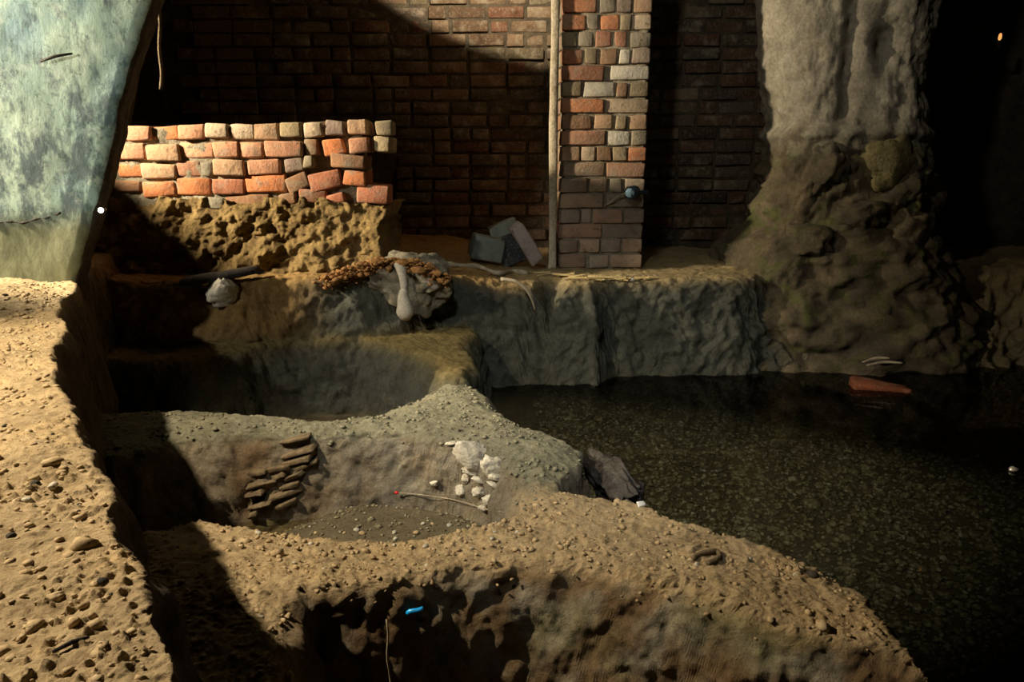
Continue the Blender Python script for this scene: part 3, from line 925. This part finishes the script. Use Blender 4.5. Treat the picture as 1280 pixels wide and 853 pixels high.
# pale timber lath down the left edge
lp = []
nn = 60
bm = bmesh.new(); prev = None
for i in range(nn):
    zz = 0.47 + i * (2.45 - 0.47) / (nn - 1)
    w = 0.019 + 0.004 * float(perlin(zz * 7, 0.3, 0)); ox = 0.205 + 0.004 * float(perlin(zz * 3, 5.3, 0)) - 0.004
    ring = [bm.verts.new((ox + sx * w, PY - 0.012 + sy * 0.02 + 0.004 * float(perlin(zz * 12, sx, sy)), zz)) for sx, sy in ((-1, -0.7), (-0.7, -1), (0.7, -1), (1, -0.7), (1, 1), (-1, 1))]
    if prev:
        for j in range(6): bm.faces.new((prev[j], prev[(j + 1) % 6], ring[(j + 1) % 6], ring[j]))
    else: bm.faces.new(ring[::-1])
    prev = ring
bm.faces.new(prev)
bmesh.ops.recalc_face_normals(bm, faces=bm.faces)
tag(link('timber_lath', bm_mesh('timber_lath', bm, True), STRIPM), 'pale upright lath running up the left edge of the brick pillar', 'lath')

# ------------------------------------------------------------------ bricks of the back wall
wb = bpy.data.objects['wall_back']
rr = random.Random(5)
cnt = 0
pal_l = ['brown', 'buff', 'brown', 'olive', 'mauve', 'red', 'grey', 'buff']
pal_r = ['mauve', 'brown', 'dark', 'grey', 'red', 'brown', 'olive']  # darker mix for the recess, its shade put into the brick colours
rest = []
for k in range(24):
    zc = 0.55 + k * 0.075
    off = 0.11 if k % 2 else 0.0
    xcur = -1.95 + off
    while xcur < 1.95:
        w = 0.215 if rr.random() < 0.7 else 0.105
        cxm = xcur + w / 2
        xcur += w + 0.011
        hid = 0.33 < cxm < 0.70 and zc < 3
        low = cxm < -0.72 and zc < 1.18
        if hid or low: continue
        cn = rr.choice(pal_l if cxm < 0.5 else pal_r)
        if rr.random() < 0.03: cn = 'pale'
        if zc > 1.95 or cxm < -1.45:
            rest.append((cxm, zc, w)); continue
        put_brick(wb, cxm, BW + 0.038, zc, w, 0.064, 0.10, cn, rr, 0, 0.012, 0.3, 0.35)  # low gain puts the back wall's shade into the brick colours
        cnt += 1
print('back wall bricks', cnt, len(rest))
bm = bmesh.new()
for cxm, zc, w in rest:
    m = bmesh.ops.create_cube(bm, size=1)['verts']
    jy = rr.uniform(-0.008, 0.008)
    for v in m: v.co = Vector((cxm + v.co.x * w, BW + 0.03 + jy + v.co.y * 0.1, zc + v.co.z * 0.064))
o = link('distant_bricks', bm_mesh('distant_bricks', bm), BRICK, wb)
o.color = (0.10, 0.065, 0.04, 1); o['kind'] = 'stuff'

# ------------------------------------------------------------------ stone pier on the right
pier = empty('stone_pier', (1.65, 3.9, 0.45))
tag(pier, 'rough rendered stone pier with mossy rubble foot at the right of the dark recess', 'pier')
nz, na = 220, 260
zs = np.linspace(0.0, 2.6, nz); an = np.linspace(0, 2 * math.pi, na)
Lx = np.interp(zs, [0.0, 0.3, 0.45, 0.58, 0.68, 0.82, 1.0, 1.19, 1.45, 1.71, 2.6], [1.02, 1.06, 1.10, 1.17, 1.27, 1.32, 1.345, 1.34, 1.28, 1.24, 1.16])
Rx = np.interp(zs, [0.0, 0.3, 0.5, 0.7, 0.9, 1.1, 1.35, 1.71, 2.6], [2.5, 2.34, 2.22, 2.12, 2.10, 2.06, 2.0, 2.03, 2.12])
cxp = (Lx + Rx) / 2; hw = (Rx - Lx) / 2
Ayd = np.interp(zs, [0.0, 0.3, 0.5, 0.7, 0.95, 1.1, 1.6, 2.6], [0.60, 0.54, 0.47, 0.40, 0.36, 0.32, 0.30, 0.30])
AA, ZZ = np.meshgrid(an, zs)
ca, sa = np.cos(AA), np.sin(AA)
pw = 0.62
X = cxp[:, None] + hw[:, None] * np.sign(ca) * np.abs(ca) ** pw
Y = 3.93 + Ayd[:, None] * np.sign(sa) * np.abs(sa) ** pw
P = np.stack([X.ravel(), Y.ravel(), ZZ.ravel()], 1)
nrm = np.stack([ca.ravel(), sa.ravel(), np.zeros(P.shape[0])], 1)
low = smooth(1.12, 0.95, P[:, 2])
d = fbm(P[:, 0], P[:, 1], P[:, 2] * 0.6, 5, 3) * 0.04 + fbm(P[:, 0], P[:, 1], P[:, 2], 14, 4, 0.6) * 0.03 * (1 + 1.0 * low) + fbm(P[:, 0] + 4, P[:, 1], P[:, 2] * 1.3, 4.5, 2) * 0.10 * low
# deep vertical groove and the hollow in the upper part
d -= 0.05 * np.exp(-((P[:, 0] - 1.56) / 0.035) ** 2) * smooth(1.1, 1.3, P[:, 2])
d -= 0.06 * np.exp(-((P[:, 0] - 1.72) / 0.06) ** 2 - ((P[:, 2] - 1.52) / 0.1) ** 2)
d += 0.03 * np.exp(-((P[:, 2] - 1.13) / 0.03) ** 2)
P = P + nrm * d[:, None]
me = fast_mesh('shaft', P, grid_quads(na, nz))
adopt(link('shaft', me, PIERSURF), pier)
# separate stones that stand proud of the foot
for i, (px, py, sx, sz, mt) in enumerate([(1105, 203, 0.15, 0.13, MOSSY), (1030, 210, 0.11, 0.13, PIERSURF), (1070, 270, 0.13, 0.09, PIERSURF), (1135, 290, 0.12, 0.11, PIERSURF), (1010, 300, 0.12, 0.09, PIERSURF)]):
    yv = 3.63 if py < 240 else 3.58 if py < 320 else 3.54
    p = ony(px, py, yv)
    o = link('stone', rock_mesh('stone', (sx, 0.10, sz), 40 + i, 4, 0.55, 2.2), mt)
    o.location = p; o.rotation_euler = (0.1 * i % 0.5, 0.3 * math.sin(i * 2.1), 0)
    adopt(o, pier)
# ------------------------------------------------------------------ clay overhang with bone-shaped shaft
ov = empty('clay_overhang', (-0.42, 3.02, 0.5))
tag(ov, 'broken clay lump with pale bone-like shaft overhanging the shelf edge', 'clay lump')
YO = 2.98
c0 = Vector(ony(510, 358, YO))
me = rock_mesh('lump', (0.175, 0.11, 0.125), 61, 5, 0.5, 2.0)
o = link('lump', me, PLASTER); o.location = c0 + Vector((0.015, 0.075, 0.0)); o.rotation_euler = (0, 0.25, 0.2)
adopt(o, ov)
bp = [ony(500, 330, YO - 0.05), ony(503, 344, YO - 0.07), ony(505, 358, YO - 0.08), ony(504, 370, YO - 0.085), ony(506, 384, YO - 0.085), ony(507, 398, YO - 0.07)]
o = link('bone', tube_mesh('bone', catmull(bp, 5), [float(np.interp(i / 25, [0, .2, .45, .7, .9, 1], [.026, .017, .014, .026, .037, .022])) for i in range(26)], 16), BONEM)
o['label'] = 'pale bone-shaped shaft widening at its foot'
adopt(o, ov)
o = link('plaster_flake', block_mesh('plaster_flake', (0.075, 0.03, 0.11), 0.01, 5, 1, 0.012), PALESTONE)
o.location = Vector(ony(535, 352, YO - 0.04)) + Vector((0, 0.03, 0)); o.rotation_euler = (0.2, -0.5, 0.4); adopt(o, ov)
r = np.random.RandomState(12)
pts = []
for i in range(1500):
    t = r.uniform(0, 1)
    px = 402 + 155 * t + r.normal(0, 4); py = np.interp(t, [0, 0.25, 0.5, 0.75, 1], [350, 336, 326, 328, 346]) + abs(r.normal(0, 7)) - 3
    p = ony(px, py, YO + 0.0 + r.uniform(-0.07, 0.08)); pts.append(p)
o = link('crumbs', scatter_mesh('crumbs', pts, r.gamma(1.6, 0.0032, len(pts)) + 0.003, 4), CRUMB)
o['kind'] = 'stuff'; o['label'] = 'orange crumbling clay on top of the lump'
adopt(o, ov)

# dark bar and pale cloth-like scrap on the terrace
bar = [ony(px, py, 2.86 + 0.1 * (px - 228) / 100) for px, py in ((229, 353), (250, 349), (275, 346), (300, 341), (318, 338), (328, 341))]
bar = catmull(bar, 4)
bm = bmesh.new(); prev = None
for i, p in enumerate(bar):
    t = i / (len(bar) - 1)
    hw = 0.019 * (0.55 + 0.45 * math.sin(math.pi * min(1, 0.15 + t)) ** 0.5) * (1 if t < 0.85 else 1 - (t - 0.85) * 4.5)
    ring = [bm.verts.new(p + Vector((0, sy * 0.035, sz * hw))) for sy, sz in ((-1, -0.6), (-0.6, -1), (0.6, -1), (1, -0.6), (1, 0.6), (0.6, 1), (-0.6, 1), (-1, 0.6))]
    if prev:
        for j in range(8): bm.faces.new((prev[j], prev[(j + 1) % 8], ring[(j + 1) % 8], ring[j]))
    else: bm.faces.new(ring[::-1])
    prev = ring
bm.faces.new(prev); bmesh.ops.recalc_face_normals(bm, faces=bm.faces)
tag(link('charred_plank', bm_mesh('charred_plank', bm, True), WOOD), 'short black charred plank lying on the clay below the brick wall', 'plank')
o = link('pale_rock', rock_mesh('pale_rock', (0.058, 0.03, 0.06), 73, 4, 0.75, 1.9), PALESTONE)
o.location = Vector(ony(276, 367, 2.86)) + Vector((0, 0.02, 0)); o.rotation_euler = (0.2, 0.5, 0.4)
tag(o, 'pale chalky rock below the black charred plank', 'rock')

# rubble beside the pillar
def loose_brick(name, px, py, Y, dims, rot, col, label, seed, cat='brick'):
    o = link(name, block_mesh(name, dims, 0.009, seed, 1, 0.006, 2, 18), BRICK)
    o.location = ony(px, py, Y); o.rotation_euler = [math.radians(a) for a in rot]
    o.color = (*col, 1)
    return tag(o, label, cat)


loose_brick('loose_brick', 657, 304, 3.66, (0.065, 0.10, 0.215), (0, -33, 10), (0.36, 0.30, 0.27), 'pale brick leaning on a dark block left of the pillar', 31)
loose_brick('dark_block', 640, 312, 3.74, (0.13, 0.11, 0.15), (0, -20, 0), (0.035, 0.04, 0.045), 'dark square block under the leaning brick', 33, 'block')
loose_brick('plaster_block', 608, 310, 3.70, (0.16, 0.12, 0.12), (5, 12, 15), (0.20, 0.24, 0.21), 'grey green plaster block left of the dark block', 35, 'block')
loose_brick('rubble_stone', 630, 288, 3.80, (0.15, 0.12, 0.08), (0, -22, 5), (0.20, 0.23, 0.19), 'grey stone on top of the rubble behind the leaning brick', 37, 'stone')

# root or cord along the shelf edge
pts = []
for px, py in ((556, 329), (575, 331), (600, 333), (622, 341), (640, 338), (660, 341)):
    p = hit(px, py + 4); pts.append(p + Vector((0, 0, 0.012)))
pts = catmull(pts, 5)
tag(link('pale_root', tube_mesh('pale_root', pts, [0.011 + 0.003 * math.sin(i * 0.9) for i in range(len(pts))], 8), ROOTM), 'long pale root lying along the edge of the earth shelf', 'root')
pts = catmull([ony(626, 349, 3.20), ony(645, 352, 3.19), ony(658, 362, 3.19), ony(665, 375, 3.19), ony(669, 388, 3.21)], 5)
tag(link('short_root', tube_mesh('short_root', pts, [0.009 - 0.0002 * i for i in range(len(pts))], 7), ROOTM), 'thin curved root hanging over a dark notch in the shelf face', 'root')
# straw on the shelf edge
r = np.random.RandomState(8); bm = bmesh.new()
for i in range(60):
    px = r.uniform(672, 815); base = hit(px, np.interp(px, [670, 740, 830], [343, 351, 351]) + r.normal(0, 1.5))
    a = r.normal(0.15, 0.5); L = r.uniform(0.03, 0.10)
    d = Vector((math.cos(a), math.sin(a) * 0.7, r.uniform(-0.1, 0.2))) * L * 0.5; n = Vector((0, 0, 0.0025)); s = Vector((-math.sin(a), math.cos(a), 0)) * 0.0035
    c = base + Vector((0, 0, 0.008))
    A = [c - d + s, c - d - s, c - d + n * 2, c + d + s, c + d - s, c + d + n * 2]
    A = [bm.verts.new(p) for p in A]
    for f in ((0, 2, 1), (3, 4, 5), (0, 1, 4, 3), (1, 2, 5, 4), (2, 0, 3, 5)): bm.faces.new([A[k] for k in f])
tag(link('straw', bm_mesh('straw', bm), STRAWM), 'scattered straw on the shelf edge before the pillar', 'straw', None, 'stuff')
o = link('white_chip', rock_mesh('white_chip', (0.014, 0.012, 0.009), 3, 2), mat_plain('white_chip', (0.8, 0.78, 0.72), 0.4)); o.location = hit(790, 351) + Vector((0, 0, 0.006))
tag(o, 'tiny white chip on the shelf edge below the pillar', 'chip')

# spotlight fixed to the pillar
sl = empty('spotlight', (0.60, PY - 0.05, ony(790, 241, PY)[2]))
tag(sl, 'small round bluish spotlight fixed to the right edge of the brick pillar', 'spotlight')
cz = Vector(ony(790, 241, PY - 0.06))
DK = mat_plain('spot_housing', (0.03, 0.05, 0.08), 0.4, 0.5)
GLS = mat_plain('spot_lens', (0.35, 0.55, 0.65), 0.15, 0.0)


def disc(name, c, rad, dep, mat, parent, rings=20, hollow=0.0):
    bm = bmesh.new()
    bmesh.ops.create_cone(bm, cap_ends=True, segments=rings, radius1=rad, radius2=rad * 0.85, depth=dep)
    bmesh.ops.bevel(bm, geom=[e for e in bm.edges if abs(e.verts[0].co.z - e.verts[1].co.z) < 1e-5], offset=dep * 0.15, segments=2, affect='EDGES')
    o = link(name, bm_mesh(name, bm, True), mat); o.location = c; o.rotation_euler = (math.radians(-90), 0, math.radians(25))
    return adopt(o, parent)


disc('housing', cz, 0.036, 0.06, DK, sl)
bm = bmesh.new()
bmesh.ops.create_uvsphere(bm, u_segments=18, v_segments=10, radius=0.023)
o = link('lens', bm_mesh('lens', bm, True), GLS); o.location = cz + Vector((-0.014, -0.026, 0)); o.scale = (1, 0.5, 1); adopt(o, sl)
o = link('bracket', block_mesh('bracket', (0.07, 0.02, 0.02), 0.004, 2, 0, 0.001), DK); o.location = cz + Vector((0.05, 0.03, 0)); adopt(o, sl)
pts = catmull([cz + Vector((-0.03, 0.0, -0.002)), Vector(ony(772, 246, PY - 0.035)), Vector(ony(765, 252, PY - 0.03)), Vector(ony(756, 257, PY - 0.012))], 5)
o = link('cable', tube_mesh('cable', [p - sl.location for p in pts], 0.0045, 6), ROOTM, sl)

# tiny lit lamp beside the wall end
ll = empty('marker_lamp', ony(126, 263, 2.435))
tag(ll, 'tiny glowing white lamp clipped to the dark edge of the pale wall', 'lamp')
bm = bmesh.new(); bmesh.ops.create_uvsphere(bm, u_segments=12, v_segments=8, radius=0.0085)
link('bulb', bm_mesh('bulb', bm, True), mat_plain('lit_bulb', (1, 1, 1), 0.4, 0, (1, 1, 0.95), 9.0), ll)
link('socket', tube_mesh('socket', [(0, 0.006, 0), (-0.004, 0.03, 0)], [0.008, 0.006], 10), DK, ll)
link('clip', tube_mesh('clip', [(-0.004, 0.03, 0), (-0.02, 0.07, -0.004), (-0.06, 0.08, -0.006)], [0.004, 0.004, 0.004], 6), DK, ll)

# ------------------------------------------------------------------ basin details
div = bpy.data.objects['clay_divider']
LATHS = [(350, 572, 392, 560, 7), (357, 578, 389, 569, 6), (372, 586, 396, 574, 7), (338, 588, 362, 584, 9), (345, 598, 357, 592, 6), (360, 599, 380, 590, 6), (310, 607, 342, 600, 7),
         (314, 594, 334, 589, 9), (338, 621, 376, 611, 8), (353, 608, 374, 602, 7), (312, 633, 342, 624, 8), (312, 643, 323, 638, 8), (310, 619, 330, 614, 7), (345, 634, 368, 626, 8), (352, 554, 385, 548, 5)]
for i, (x0, y0, x1, y1, th) in enumerate(LATHS):
    a = hit(x0, y0); b = hit(x1, y1)
    yv = min(a.y, b.y, hit((x0 + x1) / 2, (y0 + y1) / 2).y) - 0.006
    a = Vector(ony(x0, y0, yv)); b = Vector(ony(x1, y1, yv))
    L = (b - a).length
    o = link('lath', block_mesh('lath', (L * 1.12, 0.06, th * 1.5 / FOC), 0.0016, i + 3, 2, 0.0042, 1, 35), SLATE)
    o.location = (a + b) / 2 + Vector((0, 0.016, 0)); o.rotation_euler = (random.uniform(-0.1, 0.3), -math.atan2(b.z - a.z, b.x - a.x), random.uniform(-0.25, 0.2))
    o.parent = div
STN = [(596, 573, 28, 17, 0.42), (618, 588, 18, 13, 0.5), (582, 599, 5, 6, 0), (577, 614, 8, 8, 0), (598, 616, 8, 6, 0), (611, 627, 8, 6, 0), (619, 609, 12, 4, 0.5), (621, 598, 12, 4, 0.3), (566, 555, 9, 3, -0.1), (590, 592, 14, 5, 0.5), (600, 602, 10, 4, 0.5), (605, 636, 7, 4, 0), (543, 605, 5, 4, 0)]
for i, (px, py, rx, ry, ro) in enumerate(STN):
    p = hit(px, py)
    s = p.y / FOC * 1.2
    o = link('stone', rock_mesh('stone', (rx * s, 0.018 + 0.2 * ry * s, ry * s), 80 + i, 4 if rx > 12 else 3, 0.6, 2.2), PALESTONE)
    o.location = p + Vector((0, 0.004, 0)); o.rotation_euler = (-0.35, ro, 0.25)
    o.parent = div
# thin wire with red tip along the puddle
pts = []
for px, py in ((497, 617), (515, 618), (540, 621), (560, 624), (585, 630), (610, 638), (630, 641)):
    p = hit(px, py); pts.append(p + Vector((0, -0.01, 0.006)))
wr = empty('thin_wire', pts[0])
tag(wr, 'thin pale wire with red tip along the edge of the puddle', 'wire')
link('strand', tube_mesh('strand', [p - pts[0] for p in catmull(pts, 5)], 0.0012, 6), ROOTM, wr)
link('tip', tube_mesh('tip', [(-0.006, 0, 0.001), (0.004, 0, 0)], [0.0045, 0.004], 8), mat_plain('red_plastic', (0.6, 0.02, 0.02), 0.4), wr)
# puddle in the basin
nP = 40
ux, uy = np.meshgrid(np.linspace(-0.85, 0.05, nP), np.linspace(1.40, 1.90, nP))
pv = np.stack([ux.ravel(), uy.ravel(), np.full(nP * nP, 0.062)], 1)
tag(link('puddle', fast_mesh('puddle', pv, grid_quads(nP, nP)), bpy.data.materials['water']), 'shallow puddle in the bottom of the middle clay pit', 'water', None, 'stuff')
r = np.random.RandomState(31)
gx = r.uniform(-0.8, 0.0, 700); gy = r.uniform(1.45, 1.85, 700)
hh, rg, _ = relief(gx, gy)
okk = rg == 0
tag(link('pit_gravel', scatter_mesh('pit_gravel', np.stack([gx, gy, hh + 0.002], 1)[okk], r.gamma(1.6, 0.0014, okk.sum()) + 0.0012, 6), GRAVELM), 'small gravel on the bottom of the middle clay pit', 'gravel', None, 'stuff')

# wet rock at the right end of the divider
wa = Vector(ony(741, 572, 1.86)); wb_ = Vector(ony(800, 634, 1.60))
o = link('wet_rock', rock_mesh('wet_rock', ((wb_ - wa).length * 0.56, 0.045, 0.05), 97, 5, 0.6, 2.4), WETROCK)
o.location = (wa + wb_) / 2 + Vector((0, 0.02, -0.015)); o.rotation_mode = 'QUATERNION'
o.rotation_quaternion = (wb_ - wa).to_track_quat('X', 'Z')
tag(o, 'dark wet rock leaning at the water edge of the grey ridge', 'rock')
p = hit(801, 634)
o = link('white_scrap', block_mesh('white_scrap', (0.018, 0.012, 0.006), 0.002, 4, 0, 0.002), mat_plain('white_scrap', (0.85, 0.85, 0.82), 0.5)); o.location = p + Vector((0, 0, 0.006)); o.rotation_euler = (0.5, 0.2, 0.5)
tag(o, 'small white scrap at the water edge by the wet rock', 'scrap')

# blue plastic strip in the front pit
p = hit(519, 759)
pts = [p + Vector((-0.013, -0.012, -0.004)), p + Vector((-0.004, -0.014, 0.001)), p + Vector((0.008, -0.014, 0.003)), p + Vector((0.016, -0.012, 0.006))]
o = link('blue_strip', tube_mesh('blue_strip', catmull(pts, 4), [0.0045, 0.005, 0.0052, 0.005, 0.0045, 0.0045, 0.0045, 0.0045, 0.0045, 0.0045, 0.004, 0.004, 0.003], 8), mat_plain('blue_plastic', (0.01, 0.35, 0.85), 0.3))
tag(o, 'bright blue plastic strip stuck in the dark pit face', 'plastic strip')
# thread hanging in the pit
a = Vector(ony(483, 775, 1.08))
pts = [a + Vector((0.002 * math.sin(i * 1.3), 0, -0.02 * i)) for i in range(9)]
tag(link('thread', tube_mesh('thread', pts, 0.0016, 5), ROOTM), 'thin pale thread hanging down into the dark front pit', 'thread')
# curled root and dark stone on the ridge
pts = []
for px, py in ((866, 702), (874, 697), (884, 694), (896, 693), (899, 699), (893, 705), (884, 708)):
    pts.append(hit(px, py) + Vector((0, 0, 0.006)))
tag(link('curled_root', tube_mesh('curled_root', catmull(pts, 4), 0.0052, 7), SLATE), 'small curled root lying on the right part of the front ridge', 'root')

# pieces in the pool
o = link('sunken_brick', block_mesh('sunken_brick', (0.24, 0.09, 0.05), 0.012, 77, 2, 0.014), BRICK); o.color = (0.26, 0.08, 0.035, 1)
o.location = Vector(onz(1098, 484, 0.035)).to_3d() + Vector((0, 0, 0.03)); o.rotation_euler = (0.1, 0.10, -0.25)
tag(o, 'orange red brick lying half sunk in the dark pool', 'brick')
for i, ((x0, y0), (x1, y1), lb) in enumerate([((1078, 452), (1112, 447), 'pale stick lying at the far edge of the pool, the upper of two'), ((1083, 456), (1128, 453), 'pale stick lying at the far edge of the pool, the lower of two')]):
    a = Vector(ony(x0, y0 + 1, 3.2)); b = Vector(ony(x1, y1 + 1, 3.2))
    m_ = (a + b) / 2 + Vector((0.01, 0.02, 0.004))
    tag(link('pale_stick', tube_mesh('pale_stick', catmull([a, m_, b], 5), [0.004 + 0.003 * math.sin(k / 10 * math.pi) for k in range(11)], 7), ROOTM), lb, 'stick', 'sticks in the pool')
p = Vector((*onz(1266, 589, 0.03), 0.03))
o = link('foil_scrap', rock_mesh('foil_scrap', (0.018, 0.014, 0.009), 17, 2, 0.5), mat_plain('foil', (0.8, 0.75, 0.65), 0.25, 0.8)); o.location = p + Vector((0, 0, 0.006))
tag(o, 'shiny foil scrap in the dark at the right edge of the pool', 'scrap')
# far candle light
cl_ = empty('candle_lamp', ony(1250, 46, 4.3)); tag(cl_, 'tiny orange candle lamp glowing in the dark at upper right', 'lamp')
link('flame', rock_mesh('flame', (0.010, 0.010, 0.022), 3, 2, 0.1), mat_plain('flame', (1, 0.5, 0.15), 0.5, 0, (1.0, 0.45, 0.12), 0.9), cl_)
link('holder', tube_mesh('holder', [(0, 0, -0.02), (0, 0, -0.06), (0, 0.03, -0.065), (0, 0.36, -0.065)], [0.014, 0.012, 0.006, 0.006], 8), WOOD, cl_)

# ------------------------------------------------------------------ pebbles one by one
r = random.Random(77)
peb = [rock_mesh('pebble', (1, 0.8, 0.6), 200 + i, 2, 0.3, 1.7) for i in range(7)]
pebm = {}


def pebble(px, py, rpx, mat, label, group, name='pebble'):
    p = hit(px, py)
    if p.y > 2.45 and mat is not STONE: return None
    if p.y > 2.45 and 'grey ridge' in (group or ''): return None
    k = (r.randrange(len(peb)), mat.name)
    if k not in pebm:
        me = peb[k[0]].copy(); me.materials.clear(); me.materials.append(mat); pebm[k] = me
    o = link(name, pebm[k])
    s = rpx * p.y / FOC
    o.scale = (s, s, s)
    o.rotation_euler = (r.uniform(-0.3, 0.3), r.uniform(-0.3, 0.3), r.uniform(0, 6.28))
    o.location = p + Vector((0, 0, s * 0.35))
    return tag(o, label, 'pebble', group)


for (px, py, rp, mt, lb) in [(66, 610, 8, PALESTONE, 'white rounded pebble, the brighter one on the sandy left bank'), (35, 628, 8, PALESTONE, 'flat white pebble near the left frame edge on the bank'), (45, 606, 7, DARKSTONE, 'dark pebble just left of the white pebble on the bank'),
                             (97, 619, 6, DARKSTONE, 'dark pebble just right of the white pebble on the bank'), (14, 673, 9, DARKSTONE, 'dark round pebble at the left frame edge on the bank'), (130, 729, 9, DARKSTONE, 'dark round pebble in the middle of the near bank'),
                             (76, 802, 9, STONE, 'grey brown rounded pebble low on the near bank'), (1016, 721, 9, DARKSTONE, 'black stone at the right end of the front ridge')]:
    pebble(px, py, rp, mt, lb, None)
a = hit(67, 823); b = hit(113, 804)
tag(link('twig', tube_mesh('twig', [a + Vector((0, 0, .006)), (a + b) / 2 + Vector((0, 0.002, .007)), b + Vector((0, 0, .006))], [0.0015, 0.0022, 0.0012], 6), WOOD), 'short dark twig lying on the near left bank', 'twig')
for i in range(90):
    py = r.uniform(360, 850); px = r.uniform(2, np.interp(py, [340, 450, 560, 660, 780, 853], [70, 65, 90, 140, 185, 205]))
    pebble(px, py, r.uniform(2.5, 5.5), STONE if r.random() < 0.93 else DARKSTONE, 'small brown pebble scattered on the sandy left bank', 'pebbles on the left bank')
n = 0
while n < 110:
    px = r.uniform(250, 1000); py = r.uniform(640, 740)
    lo = np.interp(px, [250, 400, 640, 800, 1000], [655, 668, 645, 650, 712]); hi = np.interp(px, [250, 390, 480, 640, 800, 1000], [850, 745, 722, 690, 705, 730])
    if px < 390 and r.random() < 0.6: py = r.uniform(655, 850)
    if px < 390: lo = max(lo, 0); hi = 850; 
    if px < 245 + (py - 650) * 0.33 + 8: continue
    if not (lo < py < hi): continue
    pebble(px, py, r.uniform(2.5, 5.5), STONE if r.random() < 0.8 else PALESTONE, 'small brown pebble scattered on the sandy front ridge', 'pebbles on the front ridge'); n += 1
n = 0
while n < 45:
    px = r.uniform(470, 730); py = r.uniform(485, 620)
    if not (abs((py - 480) - (px - 520) * 0.45) < 45): continue
    pebble(px, py, r.uniform(2.0, 4.2), GREYCRUMB if r.random() < 0.7 else DARKSTONE, 'small grey pebble scattered on the grey green ridge', 'pebbles on the grey ridge'); n += 1
